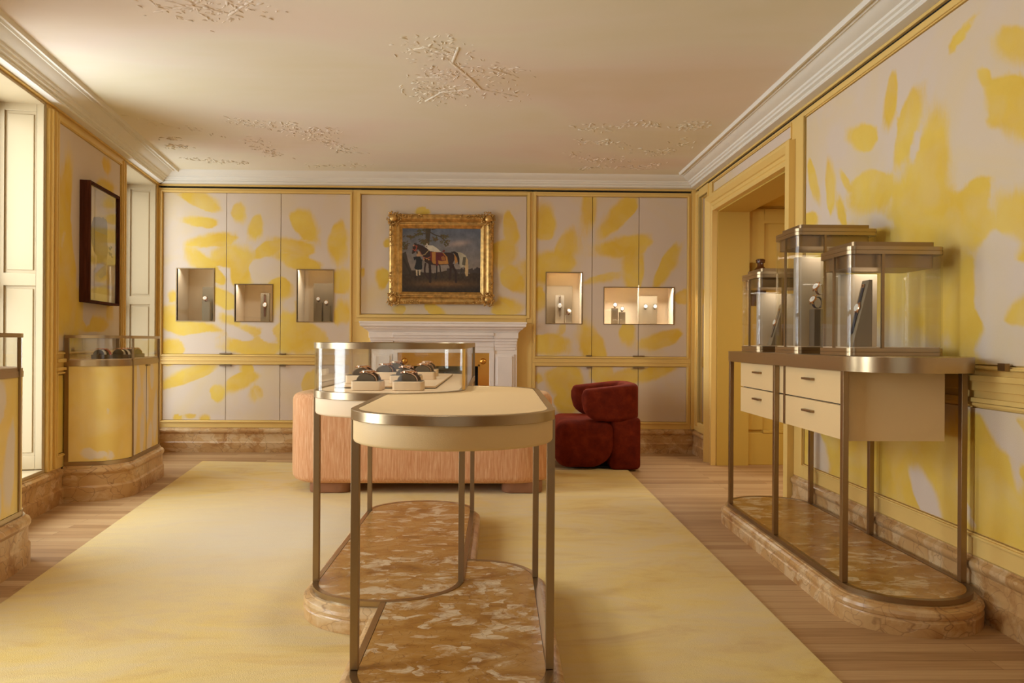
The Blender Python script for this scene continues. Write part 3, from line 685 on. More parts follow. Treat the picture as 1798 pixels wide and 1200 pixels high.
for (cx, cz, sx, sz) in ((PX0, PZ0, 1, 1), (PX1, PZ0, -1, 1), (PX0, PZ1, 1, -1), (PX1, PZ1, -1, -1)):
    m.ell((cx+sx*.052, YB-.078, cz+sz*.052), (.040, .022, .040), 12, 8)
    for i in range(46):
        a = rnd.random()*2*PI; r = .045+rnd.random()*.03
        q = Matrix.Rotation(rnd.random()*PI, 3, 'Y')
        m.ell((cx+sx*.055+r*math.cos(a), YB-.075-rnd.random()*.01, cz+sz*.055+r*math.sin(a)), (.016, .008, .006), 6, 4, q)
    for i in range(60):
        k = rnd.random()**1.2*.24+.1
        if i % 2: p = (cx+sx*k, cz+sz*(.028+rnd.uniform(-.022, .022)*(1.1-k)))
        else: p = (cx+sx*(.028+rnd.uniform(-.022, .022)*(1.1-k)), cz+sz*k)
        q = Matrix.Rotation(rnd.random()*PI, 3, 'Y')
        m.ell((p[0], YB-.076, p[1]), (.014, .007, .0045), 6, 4, q)
m.build('carved_ornament', 'gilt', t, smooth=60)

def horse_cols(U, V):
    X = 228+U*934; Y = 228+V*742
    rs = np.random.RandomState(5)
    def nz(sc, seed):
        r = np.random.RandomState(seed); g = r.rand(40, 40)
        a = X/sc; b = Y/sc; i = a.astype(int) % 39; j = b.astype(int) % 39; fa = a-a.astype(int); fb = b-b.astype(int)
        fa = fa*fa*(3-2*fa); fb = fb*fb*(3-2*fb)
        return (g[j, i]*(1-fa)+g[j, i+1]*fa)*(1-fb)+(g[j+1, i]*(1-fa)+g[j+1, i+1]*fa)*fb
    n = nz(60, 1)*.5+nz(25, 2)*.3+nz(11, 3)*.2
    C = np.zeros((len(X), 3))
    t = np.clip((Y-228)/480, 0, 1)[:, None]
    C[:] = np.array([92, 100, 116])*(1-t)+np.array([136, 122, 110])*t
    C += ((n-.5)*34)[:, None]
    cl = np.exp(-(((X-900)/130)**2+((Y-400-(X-900)*-.12)/34)**2)); C += cl[:, None]*np.array([62, 42, 26])
    g = Y > 735+12*np.sin(X/70)+(n-.5)*30
    tt = np.clip((Y-735)/235, 0, 1)[:, None]
    gc = np.array([60, 44, 28])*(1-tt)+np.array([40, 28, 16])*tt + ((nz(18, 7)-.5)*18)[:, None]
    lt = np.exp(-(((X-720)/360)**2+((Y-875)/42)**2))[:, None]*np.array([62, 42, 18]); gc = gc+lt
    C[g] = gc[g]
    b = (Y > 690+(n-.5)*60) & (Y < 745) & (X > 760); C[b] = np.array([62, 50, 46])+((n[b]-.5)*30)[:, None]
    def P(poly, c, v=8):
        k = inpoly(X, Y, poly); C[k] = np.array(c)+((n[k]-.5)*2*v)[:, None]
    def line(pts, w, c):
        for (a, b_) in zip(pts, pts[1:]):
            ax, ay = a; bx, by = b_; L2 = max((bx-ax)**2+(by-ay)**2, 1e-6)
            s = np.clip(((X-ax)*(bx-ax)+(Y-ay)*(by-ay))/L2, 0, 1); dd = np.hypot(X-ax-s*(bx-ax), Y-ay-s*(by-ay))
            C[dd < w] = c
    tree = (66, 54, 36)
    P([(500, 228), (570, 228), (560, 300), (548, 420), (510, 420), (505, 320)], tree)
    for pl in ([(500, 290), (430, 282), (380, 310), (330, 335), (285, 325)], [(560, 270), (610, 300), (680, 320), (740, 370), (770, 420)], [(505, 370), (460, 360), (430, 380)], [(580, 240), (620, 228)], [(680, 320), (750, 310)]): line(pl, 6, tree)
    rr = np.random.RandomState(9)
    for (cx, cy, sx, sy, k) in ((330, 325, 50, 14, 14), (430, 290, 45, 14, 14), (460, 250, 45, 16, 12), (480, 380, 45, 30, 26), (620, 355, 30, 24, 16), (720, 315, 40, 12, 14), (740, 385, 34, 30, 20), (250, 430, 40, 36, 26), (510, 400, 30, 20, 12)):
        for _ in range(k):
            ex, ey = cx+rr.randn()*sx*.6, cy+rr.randn()*sy*.6; an = rr.rand()*PI; ca, sa = math.cos(an), math.sin(an)
            u = ((X-ex)*ca+(Y-ey)*sa)/17; v = (-(X-ex)*sa+(Y-ey)*ca)/6
            C[(u*u+v*v) < 1] = (74+rr.rand()*26, 64+rr.rand()*18, 34+rr.rand()*10)
    P([(228, 520), (270, 500), (300, 620), (345, 740), (300, 770), (228, 770)], (62, 50, 38)); line([(228, 560), (270, 640), (330, 760)], 12, (50, 40, 30))
    # grey horse behind
    w = (206, 196, 176)
    P([(500, 430), (520, 412), (545, 425), (590, 425), (640, 455), (690, 500), (560, 500), (530, 480), (510, 470)], w, 14)
    P([(515, 405), (526, 400), (534, 428), (518, 432)], w); P([(498, 424), (530, 420), (536, 452), (516, 470), (500, 448)], (186, 172, 150)); line([(514, 438), (517, 440)], 5, (40, 34, 30))
    P([(860, 500), (930, 505), (985, 540), (1010, 590), (1012, 690), (975, 660), (930, 690), (905, 640), (860, 600)], (170, 160, 136), 16)
    P([(975, 545), (1012, 590), (1018, 700), (1012, 780), (990, 785), (975, 740), (972, 640)], (190, 160, 112), 20)
    P([(955, 560), (990, 560), (980, 660), (940, 650)], (92, 84, 66))
    for pl in ([(940, 690), (930, 740), (918, 790)], [(970, 690), (968, 750), (982, 800)]): line(pl, 9, (58, 48, 38))
    P([(845, 510), (880, 520), (895, 610), (860, 640), (850, 560)], (176, 122, 58)); P([(800, 500), (850, 492), (890, 510), (912, 580), (912, 650), (895, 640), (880, 570), (850, 520)], (36, 20, 18))
    # dark horse
    h = (50, 28, 22)
    P([(352, 470), (345, 505), (340, 520), (350, 528), (375, 512), (392, 490), (415, 470), (440, 500), (480, 560), (500, 620), (560, 650), (640, 660), (700, 655), (760, 650), (830, 640), (852, 590), (850, 540), (825, 508), (760, 505), (690, 510), (560, 492), (520, 460), (470, 430), (420, 412), (398, 412), (390, 388), (382, 405), (368, 395), (366, 412), (352, 430)], h, 8)
    line([(505, 640), (495, 700), (500, 760), (530, 800), (545, 815)], 11, h); line([(555, 640), (562, 740), (562, 850)], 15, (40, 22, 18))
    line([(800, 640), (806, 720), (796, 820)], 12, h); P([(770, 640), (850, 640), (830, 690), (800, 690)], h); line([(830, 660), (866, 730), (872, 850)], 13, (42, 24, 18))
    line([(640, 660), (640, 740), (628, 815)], 9, (34, 24, 20)); line([(676, 660), (690, 760), (698, 800)], 8, (50, 40, 34))
    P([(352, 430), (366, 415), (376, 420), (364, 440)], (180, 150, 120))
    # saddle cloth, girth, bridle
    P([(567, 505), (610, 500), (720, 510), (765, 560), (780, 640), (690, 645), (600, 640), (568, 600)], (176, 120, 52), 14)
    P([(625, 505), (700, 505), (745, 555), (750, 600), (700, 610), (655, 600), (660, 640), (650, 665), (630, 660), (626, 560)], (98, 24, 26), 10)
    P([(690, 560), (720, 545), (745, 575), (735, 600), (700, 600)], (150, 92, 42)); P([(560, 500), (580, 500), (585, 620), (566, 600)], (112, 34, 30)); P([(715, 480), (735, 478), (735, 500), (700, 505)], (108, 36, 30))
    for pl in ([(352, 470), (380, 490), (404, 440), (366, 425)], [(400, 430), (392, 490)]): line(pl, 4, (168, 74, 52))
    line([(440, 500), (470, 560), (520, 580), (560, 560)], 4, (160, 84, 58)); line([(545, 480), (500, 530), (450, 548)], 4, (176, 150, 100))
    for p in ((486, 588), (545, 590), (520, 580)): line([p, p], 9, (190, 130, 60))
    # groom
    P([(410, 500), (430, 495), (452, 545), (430, 560), (414, 530)], (176, 140, 98)); line([(402, 500), (406, 516)], 9, (60, 40, 30)); line([(412, 536), (412, 548)], 13, (186, 142, 106))
    P([(392, 556), (440, 556), (462, 600), (468, 700), (440, 716), (390, 712), (372, 690), (392, 620)], (20, 22, 28), 4)
    P([(360, 565), (392, 556), (395, 590), (370, 600)], (22, 24, 30)); line([(462, 600), (446, 635), (430, 628)], 9, (20, 22, 28))
    P([(390, 712), (412, 712), (412, 786), (398, 786)], (202, 184, 150)); P([(424, 712), (448, 712), (444, 778), (430, 778)], (196, 178, 146)); line([(398, 790), (386, 800)], 7, (24, 18, 14)); line([(436, 782), (446, 786)], 7, (24, 18, 14))
    vg = 1-.25*np.clip(np.abs(U-.5)*2, 0, 1)**3
    return np.clip(C, 0, 255)
raster('canvas', lambda x, d, z: (ix0+x, YB-.029, iz0+z), ix1-ix0, iz1-iz0, 300, 240, horse_cols, 'paintart', t)
MB().box(ix0-.05, ix1+.05, YB-.026, YB-.013, iz0-.05, iz1+.05).build('backing_board', 'walnut', t)

# ------------------------------------------------------------------ framed head print on the left wall
t = thing('framed_print', 'dark wood framed print of a blue and ochre head silhouette on the left wall', 'artwork', FL(1.66, .04, 1.87))
a0, a1, z0, z1 = 1.345, 1.965, 1.425, 2.335
m = MB(FL); w = .018
m.box(a0, a0+w, .0125, .085, z0, z1).box(a1-w, a1, .0125, .085, z0, z1).box(a0+w, a1-w, .0125, .085, z0, z0+w).box(a0+w, a1-w, .0125, .085, z1-w, z1)
m.build('frame', 'walnut', t, bevel=.0015)
MB(FL).box(a0+w, a1-w, .014, .055, z0+w, z1-w).build('mat_board', 'mat', t)
def head_cols(U, V):
    # U runs from the left (near) edge of the sheet to the right
    n = np.random.RandomState(2).rand(len(U))
    C = np.zeros((len(U), 3)); C[:] = (220, 202, 158)
    def P(poly, c): k = inpoly(U, V, poly); C[k] = c
    def bl(cx, cy, rx, ry, c, s=1): 
        k = np.clip(1.6-np.hypot((U-cx)/rx, (V-cy)/ry), 0, 1)[:, None]*s; C[:] = C*(1-k)+np.array(c)*k
    bl(.5, .1, .7, .1, (204, 188, 166)); bl(.85, .12, .2, .08, (216, 186, 104)); bl(.9, .36, .3, .08, (222, 198, 130)); bl(.1, .33, .2, .2, (224, 204, 150))
    bl(.75, .83, .35, .06, (212, 176, 92)); bl(.2, .86, .3, .08, (196, 178, 158)); bl(.6, .92, .5, .025, (186, 168, 160)); bl(.5, .97, .6, .03, (206, 178, 110)); bl(.15, .68, .12, .03, (200, 176, 110))
    head = [(.30, .265), (.36, .255), (.40, .25), (.46, .245), (.5, .25), (.56, .235), (.62, .245), (.68, .24), (.72, .26), (.74, .33), (.73, .44), (.75, .56), (.72, .64), (.70, .72), (.70, .80), (.6, .82), (.5, .85), (.42, .84), (.36, .80), (.30, .80), (.2, .80), (.32, .74), (.36, .70), (.34, .64), (.22, .60), (.15, .52), (.11, .44), (.12, .38), (.17, .32), (.22, .27)]
    k = inpoly(U, V, head)
    hc = np.where((V < .40)[:, None], np.array([138, 134, 132]), np.array([160, 134, 72])); hc = np.where((V > .70)[:, None], np.array([166, 152, 146]), hc)
    hc = np.where(((V > .38) & (V < .54) & (U < .26))[:, None], np.array([140, 130, 104]), hc)
    C[k] = (hc+((n-.5)*12)[:, None])[k]
    for (x, y, rx, ry) in ((.84, .52, .05, .014), (.9, .50, .04, .012), (.86, .575, .07, .016), (.93, .60, .04, .01), (.92, .65, .02, .008)): P([(x-rx, y-ry), (x+rx, y-ry*.4), (x+rx*.8, y+ry), (x-rx*.7, y+ry)], (124, 112, 96))
    bl(.85, .66, .2, .03, (200, 186, 150), .7)
    C += ((np.random.RandomState(4).rand(len(U))-.5)*8)[:, None]
    return np.clip(C, 0, 255)
e = a1-w-.012; g = a0+w+.035
raster('printed_sheet', lambda x, d, z: FL(e-x, .0562, z0+w+.06+z), e-g, z1-z0-2*w-.075, 90, 140, head_cols, 'paperart', t)
MB(FL).box(a0+w+.001, a1-w-.001, .070, .073, z0+w+.001, z1-w-.001).build('glazing', 'glass', t)

# ------------------------------------------------------------------ plaster relief trees on the ceiling
def relief(label, branches, n, spread, seed, size=.022, trunk=.018, twigs=True):
    r = random.Random(seed); m = MB()
    for pts in branches:
        for (p, q) in zip(pts, pts[1:]):
            L = math.hypot(q[0]-p[0], q[1]-p[1]); k = max(2, int(L/.03)) if trunk else 0
            for i in range(k):
                s = i/k; w = trunk*(1-.3*s)*r.uniform(.8, 1.15)
                rot = Matrix.Rotation(math.atan2(q[1]-p[1], q[0]-p[0]), 3, 'Z')
                m.ell((p[0]+(q[0]-p[0])*s, p[1]+(q[1]-p[1])*s, ZC-.001), (.032, w, w*.5), 8, 6, rot)
    for i in range(n):
        pts = r.choice(branches); j = r.randrange(len(pts)-1); s = r.random(); a, b = pts[j], pts[j+1]
        x = a[0]+(b[0]-a[0])*s+r.gauss(0, spread); y = a[1]+(b[1]-a[1])*s+r.gauss(0, spread)
        rot = Matrix.Rotation(r.random()*2*PI, 3, 'Z') @ Matrix.Rotation(r.uniform(-.3, .3), 3, 'Y')
        k = r.uniform(.5, 1.25); m.ell((x, y, ZC-.0005), (size*k, size*k*.32, size*k*.15), 6, 4, rot)
    o = m.build('plaster_relief', 'ceil', smooth=60); tag(o, label, 'ceiling ornament', 'plaster tree reliefs on the ceiling'); return o
relief('largest plaster tree relief on the ceiling, with a bent trunk, above the centre table', [[(-.285, 3.951), (-.247, 3.973), (-.291, 4.169), (-.191, 4.403), (-.124, 4.601), (.03, 4.675), (.129, 4.729)], [(-.51, 4.82), (-.395, 4.66), (-.2, 4.6)], [(-.52, 3.99), (-.42, 3.95), (-.29, 4.02)], [(-.5, 4.4), (-.3, 4.4)], [(-.55, 4.6), (-.35, 4.7)], [(-.05, 4.25), (.08, 4.35)]], 420, .075, 1, .022, .012)
relief('plaster tree relief cut by the top edge near the front left of the ceiling', [[(-1.76, 3.56), (-1.57, 3.5), (-1.40, 3.58), (-1.18, 3.38)], [(-1.7, 3.3), (-1.3, 3.2), (-1.0, 3.1)]], 320, .08, 3, .024, .010)
relief('thin line of plaster leaves on the ceiling beside the left cornice', [[(-2.806, 5.257), (-2.628, 5.466), (-2.45, 5.57), (-2.355, 5.726)], [(-2.81, 5.81), (-2.71, 5.84)], [(-2.767, 6.04), (-2.92, 6.1)]], 80, .035, 4, .03, 0)
relief('wide plaster leaf relief on the far left part of the ceiling', [[(-2.09, 5.352), (-1.96, 5.352), (-1.807, 5.423), (-1.638, 5.38)], [(-2.1, 5.807), (-2.1, 6.01), (-2.08, 6.25), (-2.01, 6.31)], [(-1.81, 5.57), (-1.568, 5.525), (-1.46, 5.65), (-1.35, 5.47)], [(-1.53, 5.73), (-1.41, 6.01), (-1.326, 6.196)]], 330, .06, 5, .026, 0)
relief('faint row of plaster leaves on the ceiling above the left built-in cabinet', [[(-2.94, 6.445), (-2.668, 6.549), (-2.415, 6.592)], [(-1.837, 6.659), (-1.574, 6.704), (-1.276, 6.596)]], 120, .04, 6, .026, 0)
relief('winding plaster leaf relief on the far right part of the ceiling', [[(.622, 5.423), (.842, 5.379), (1.093, 5.281), (1.236, 5.323)], [(.68, 5.729), (.904, 5.778), (1.244, 6.019), (1.421, 6.128), (1.516, 5.896), (1.572, 5.65)], [(.654, 6.164), (.887, 6.357), (1.199, 6.319)], [(1.422, 5.351), (1.559, 5.281)]], 330, .05, 7, .026, 0)
relief('faint row of plaster leaves on the ceiling above the right built-in cabinet', [[(.711, 6.714), (1.025, 6.563), (1.365, 6.607), (1.552, 6.461)]], 90, .04, 8, .026, 0)

# ------------------------------------------------------------------ rug
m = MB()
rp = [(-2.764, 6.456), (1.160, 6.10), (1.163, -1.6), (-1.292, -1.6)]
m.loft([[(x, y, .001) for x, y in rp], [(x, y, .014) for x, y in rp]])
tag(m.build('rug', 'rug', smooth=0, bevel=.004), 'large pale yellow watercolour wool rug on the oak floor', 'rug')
# ------------------------------------------------------------------ watches
def watch_parts(t, T, r=.027, strap='brownstrap', case='rose', size=.019, width=.009, full=True, sub=None):
    """buckled wristwatch: ring axis along x, dial facing -y, before T"""
    n = 28; rings = []
    a0, a1 = (0, 2*PI) if full else (.03*PI, .97*PI)
    for i in range(n+1):
        a = a0+(a1-a0)*i/n; w = width*(1-.25*abs(math.sin(a/2)) if full else 1)
        rr = r; c, s_ = math.cos(a), math.sin(a)
        # a = 0 at the dial side (-y)
        rings.append([(-w, -(rr+.0012)*c, (rr+.0012)*s_), (w, -(rr+.0012)*c, (rr+.0012)*s_), (w, -(rr-.0012)*c, (rr-.0012)*s_), (-w, -(rr-.0012)*c, (rr-.0012)*s_)])
    MB(T).loft(rings, not full, not full).build('strap', strap, t, smooth=50)
    MB(T).lathe((0, -r, 0), [(size*.8, -.0013), (size, -.002), (size, -.006), (size*.93, -.009), (size*.80, -.0092)], 24, 'y').build('watch_case', case, t)
    MB(T).lathe((0, -r, 0), [(size*.80, -.0088), (size*.80, -.0096)], 24, 'y').build('dial', 'dial', t)
    m = MB(T).box(-.0006, .0006, -r-.0104, -r-.0098, 0, size*.6).box(0, size*.45, -r-.0104, -r-.0098, -.0006, .0006)
    m.box(size-.001, size+.003, -r-.006, -r-.002, -.002, .002)
    for q in (-1, 1):
        m.box(-size*.55, -size*.4, -r-.005, -r+.001, q*size*1.15-.003, q*size*1.15+.003).box(size*.4, size*.55, -r-.005, -r+.001, q*size*1.15-.003, q*size*1.15+.003)
    m.build('crown_and_hands', case, t)

def ring_watch(loc, label, yaw=0, pitch=0, group=None, **k):
    t = thing('wristwatch', label, 'watch', loc, group)
    R = Matrix.Rotation(yaw, 3, 'Z') @ Matrix.Rotation(pitch, 3, 'X'); L0 = Vector(loc)
    def T(x, y, z): p = R @ Vector((x, y, z))+L0; return p
    watch_parts(t, T, **k); return t

def flat_watch(loc, label, basis, length=.20, strap='brownstrap', case='rose', size=.017, group=None):
    """watch laid out straight: x across, y = out of the board, z along the strap"""
    t = thing('wristwatch', label, 'watch', loc, group); L0 = Vector(loc)
    def T(x, y, z): return L0+basis @ Vector((x, y, z))
    w = .008
    def strp(z0, z1, w0, w1): return MB(T).loft([[(-w0, .001, z0), (w0, .001, z0), (w0, .004, z0), (-w0, .004, z0)], [(-w1, .001, z1), (w1, .001, z1), (w1, .004, z1), (-w1, .004, z1)]])
    m = strp(.014, length*.42, .010, w); m.build('upper_strap', strap, t)
    m = strp(-.014, -length*.52, .010, w); m.loft([[(-w, .001, -length*.52), (w, .001, -length*.52), (w, .004, -length*.52), (-w, .004, -length*.52)], [(-.002, .001, -length*.56), (.002, .001, -length*.56), (.002, .004, -length*.56), (-.002, .004, -length*.56)]]); m.build('lower_strap', strap, t)
    MB(T).lathe((0, .001, 0), [(size*.9, 0), (size, .003), (size, .007), (size*.85, .0095)], 24, 'y').build('watch_case', case, t)
    MB(T).lathe((0, .001, 0), [(size*.82, .0095), (size*.82, .0102)], 24, 'y').build('dial', 'dial', t)
    m = MB(T); z = length*.43
    m.box(-.010, .010, .001, .006, z, z+.003).box(-.010, -.007, .001, .006, z, z+.014).box(.007, .010, .001, .006, z, z+.014).box(-.010, .010, .001, .006, z+.011, z+.014)
    for q in (-1, 1): m.box(-.011, -.007, .002, .006, q*size-.004, q*size+.004).box(.007, .011, .002, .006, q*size-.004, q*size+.004)
    m.build('buckle_and_lugs', case, t)
    return t

# ------------------------------------------------------------------ double centre table
LEG = .025
TZ, RZ = .945, .135
t = thing('display_table', 'long double display table with cream top and golden marble base on the rug', 'table', (-.3, 3.0, .014))
fF = stad(-.137, .315, 2.13, 2.95, .245); fB = stad(-.457, .318, 2.915, 4.11, .25)
plinth = [(.034, .015), (.036, .058), (.031, .062), (.029, .067), (.034, .072), (.037, .083), (.033, .096), (.022, .104), (.012, .106), (.012, .112)]
ZB = -.002
for fn, dz, nm in ((fF, ZB, 'front'), (fB, 0, 'rear')):
    MB().prof(fn, [(o, z+dz if z > .1 else z) for o, z in plinth]).build('base_plinth', 'marble_base', t, smooth=25)
    m = MB().band(fn, 0, -.022, .112+dz, RZ+dz); m.build('base_rim', 'brass', t, smooth=25)
    MB().prof(fn, [(-.0235, .105+dz), (-.0235, RZ-.001+dz)]).build('marble_shelf', 'marble', t)
    m = MB().band(fn, 0, -.024, TZ-.030+dz, TZ+dz); m.build('top_rim', 'brass', t, smooth=25, bevel=.0015)
    MB().prof(fn, [(-.0245, TZ-.028+dz), (-.0245, TZ-.0006+dz)]).build('leather_top', 'leather' if nm == 'front' else 'leather_l', t)
    MB().prof(fn, [(-.016, TZ-.100+dz), (-.010, TZ-.097+dz), (-.007, TZ-.09+dz), (-.007, TZ-.0305+dz)]).build('apron', 'leather' if nm == 'front' else 'leather_l', t, smooth=50)
xl, xr = -.137-.315, -.137+.315; bl, br = -.457-.318, -.457+.318
for x0, y0 in ((xl, 2.115), (xr-LEG, 2.115), (xr-LEG, 2.94), (bl, 2.89), (br-LEG, 2.89), (bl, 4.09), (br-LEG, 4.09)):
    MB().box(x0, x0+LEG, y0, y0+LEG, RZ-.001, TZ-.03).build('leg', 'brass_d', t, bevel=.001)
# glass vitrine on the rear half
v0, v1 = TZ, 1.141
m = MB().band(fB, -.004, -.010, v0+.0005, v1-.024); m.build('vitrine_glass', 'glass', t, smooth=25)
m = MB().band(fB, 0, -.022, v1-.024, v1); m.build('vitrine_rim', 'brass', t, smooth=25)
MB().prof(fB, [(-.023, v1-.010), (-.023, v1-.003)]).build('vitrine_lid', 'glass', t)
for x, y in ((br-.013, 2.90), (bl+.001, 4.10), (br-.013, 4.10)): MB().box(x, x+.012, y, y+.022, v0, v1-.024).build('vitrine_post', 'gold' if y < 3 else 'brass_d', t)
t2 = tag(MB().box(-.70, -.27, 2.945, 4.05, v0+.0005, v0+.004).build('display_tray', 'black', bevel=.001), 'thin pale raised tray with a dark underside inside the table vitrine', 'tray')
o = MB().box(-.702, -.268, 2.942, 4.052, v0+.0041, v0+.012).build('tray_top', 'leather_l', None); o.parent = t2

# watch boxes on the table
def watch_box(x, y, z, w, d, h, label, mat='leather_l', n=2, yaw=0, straps=('brownstrap', 'brownstrap'), where='', group='watch boxes in the centre table vitrine', cush='suede', r=.033):
    t = thing('watch_box', label, 'box', (x, y, z), group); R = Matrix.Rotation(yaw, 3, 'Z'); L0 = Vector((x, y, z))
    def T(a, b, c): return L0+R @ Vector((a, b, c))
    fn = rrect(-w/2, w/2, -d/2, d/2, .012, 4)
    m = MB(T); m.prof(fn, [(-.002, 0), (0, .002), (0, h-.002), (-.002, h)]); m.build('tray', mat, t)
    MB(T).prof(fn, [(-.003, h+.0002), (-.003, h+.0016)]).build('lining', cush, t)
    dd = (d-.02)/n
    for i in range(n):
        cy = -d/2+.010+dd*(i+.5); hw = dd*.30; cx = -.004+.008*(i % 2)
        rg = []
        for (yy, k) in ((cy-hw, .94), (cy-hw+.003, 1), (cy+hw-.003, 1), (cy+hw, .94)):
            rg.append([(cx+1.2*r*k*math.cos(a), yy, h+.002+r*k*.92*math.sin(a)) for a in [PI*j/16 for j in range(17)]])
        MB(T).loft(rg).build('cushion', cush, t, smooth=40)
        # watch strapped over the cushion, dial up
        wt = thing('wristwatch', 'rose gold watch on %s cushion %s' % (('the front', 'the back', 'the third')[i], where), 'watch', T(cx, cy, h+r), 'watches on cushions')
        B = R @ Matrix(((0, 0, -1), (-1, 0, 0), (0, 1, 0))).transposed() if False else R
        def W(a, b, c, cx=cx, cy=cy):     # watch local: x across strap, -y dial side, z round the ring
            return L0+R @ Vector((cx+c*1.2, cy+a, h+.002-b*.92))
        watch_parts(wt, W, r=r+.0026, strap=straps[i % len(straps)], case='rose', size=.0165, width=min(.0105, hw*.92), full=False)
        # the half ring runs over the top of the cushion
    return t
BX = [
 (-.540, 2.855, 0, .125, .10, 2, 'front left, nearest the camera'),
 (-.372, 2.855, 0, .125, .10, 2, 'front right, nearest the camera'),
 (-.610, 3.10, 1, .140, .10, 2, 'left row second from front'),
 (-.415, 3.10, 1, .140, .10, 2, 'right row second from front'),
 (-.560, 3.42, 1, .130, .10, 2, 'left row third from front'),
 (-.375, 3.46, 1, .120, .10, 2, 'right row third from front'),
 (-.560, 3.78, 1, .130, .11, 2, 'rearmost of the left row'),
 (-.395, 3.80, 1, .120, .11, 2, 'rearmost of the right row')]
k = 0
for (x, y, up, w, d, n, wh) in BX:
    z = v0+(.0125 if up else .0005)
    watch_box(x, y, z, w, d, .037, 'beige watch box in the table vitrine, '+wh, where='in the vitrine box '+wh, straps=('rose', 'brownstrap'))

# ------------------------------------------------------------------ sofa
t = thing('sofa', 'low rounded apricot chenille sofa seen from behind, between centre table and fireplace', 'sofa', (-.58, 5.5, .014))
MB().prof(rrect(-1.50, .34, 5.16, 5.98, .2), padprof(.10, .44, .06)).build('seat', 'sofa', t, smooth=60)
MB().prof(rrect(-1.44, .28, 5.36, 6.0, .12), padprof(.441, .53, .04)).build('seat_cushion', 'sofa', t, smooth=60)
def pad_sweep(path, half, z0f, z1f, r, n=5):
    """upholstered roll swept along a path in plan"""
    rings = []; L = [0]
    for a, b in zip(path, path[1:]): L.append(L[-1]+math.hypot(b[0]-a[0], b[1]-a[1]))
    for i, p in enumerate(path):
        a = path[max(i-1, 0)]; b = path[min(i+1, len(path)-1)]; tx, ty = b[0]-a[0], b[1]-a[1]; l = math.hypot(tx, ty); nx, ny = -ty/l, tx/l
        z0, z1, h = z0f(L[i], L[-1]), z1f(L[i], L[-1]), half(L[i], L[-1]); rr = min(r, h, (z1-z0)/2); ring = []
        for cx, cz, a0 in ((h-rr, z1-rr, 0), (-h+rr, z1-rr, PI/2), (-h+rr, z0+rr, PI), (h-rr, z0+rr, 1.5*PI)):
            for j in range(n+1):
                an = a0+PI/2*j/n; o = cx+rr*math.cos(an); zz = cz+rr*math.sin(an); ring.append((p[0]+nx*o, p[1]+ny*o, zz))
        rings.append(ring)
    return MB().loft(rings)
def upath(x0, x1, y0, y1, R, e0, e1, swap=False):
    pts = [(x0, e0-(e0-(y0+R))*i/8) for i in range(8)]
    pts += [(x0+R-R*math.cos(a), y0+R-R*math.sin(a)) for a in [PI/2*i/10 for i in range(11)]]
    pts += [(x0+R+(x1-x0-2*R)*i/16, y0) for i in range(1, 16)]
    pts += [(x1-R+R*math.sin(a), y0+R-R*math.cos(a)) for a in [PI/2*i/10 for i in range(11)]]
    pts += [(x1, y0+R+(e1-y0-R)*i/8) for i in range(1, 9)]
    return pts
def endround(v, s, L, r):
    q = min(s, L-s)
    return v if q >= r else v*math.sqrt(max(0, 1-(1-q/r)**2))+.004
sp = upath(-1.49, .335, 5.135, 9, .20, 5.62, 5.62)
pad_sweep(sp, lambda s, L: endround(.088, s, L, .08), lambda s, L: .09, lambda s, L: .76-.02*abs(s/L-.5), .055).build('back', 'sofa', t, smooth=60)
for s, xa in ((-1, -1.585), (1, .28)):
    MB().prof(rrect(xa, xa+.15, 5.26, 5.99, .06), padprof(.105, .545, .055)).build('arm', 'sofa', t, smooth=60)
for x0 in (-1.41, .03):
    for y0 in (5.10, 5.74):
        MB().prof(rrect(x0, x0+.31, y0, y0+.2, .075), [(-.008, .016), (-.004, .018), (0, .024), (0, .102)]).build('foot', 'oak', t, smooth=40)

# ------------------------------------------------------------------ armchair
t = thing('armchair', 'round backed rust velvet armchair turned sideways beside the sofa', 'chair', (.9, 6.35, 0))
MB().prof(rrect(.60, 1.20, 6.12, 6.62, .2), [(0, .0155), (0, .035)]).build('plinth', 'black', t)
def elev(x0, x1, z0, z1, rbl, rbr, rtr, rtl):
    def fn(o):
        pts = []
        for cx, cz, r, a0, sx, sz in ((x1, z1, rtr, 0, -1, -1), (x0, z1, rtl, PI/2, 1, -1), (x0, z0, rbl, PI, 1, 1), (x1, z0, rbr, 1.5*PI, -1, 1)):
            r = r; ccx = cx+sx*r; ccz = cz+sz*r
            pts += [(ccx+(r+o)*math.cos(a0+PI/2*i/8), ccz+(r+o)*math.sin(a0+PI/2*i/8)) for i in range(9)]
        return pts
    return fn
def ypad(fn, y0, y1, r, r1=None):
    rings = [[(x, y0+rr, z) for x, z in fn(-o)] for rr, o in [(r*(1-math.cos(PI/2*i/7)), r*(1-math.sin(PI/2*i/7))) for i in range(8)]]
    rings += [[(x, y1-rr, z) for x, z in fn(-o)] for rr, o in reversed([(r*(1-math.cos(PI/2*i/7)), r*(1-math.sin(PI/2*i/7))) for i in range(8)])]
    return MB().loft(rings)
ypad(elev(.50, 1.035, .035, .455, .13, .21, .10, .12), 6.0, 6.72, .09).build('seat', 'velvet', t, smooth=70)
MB().prof(rrect(1.0, 1.275, 6.03, 6.69, .06), padprof(.016, .475, .035)).build('rear_base', 'velvet', t, smooth=60)
cp = [(.745+.30*i/14, 6.07) for i in range(14)]+[(1.045+.16*math.sin(a), 6.23-.16*math.cos(a)) for a in [PI/2*i/10 for i in range(11)]]
cp += [(1.205, 6.23+.24*i/8) for i in range(1, 8)]+[(1.045+.16*math.cos(a), 6.47+.16*math.sin(a)) for a in [PI/2*i/10 for i in range(11)]]+[(1.045-.335*i/14, 6.63) for i in range(1, 15)]
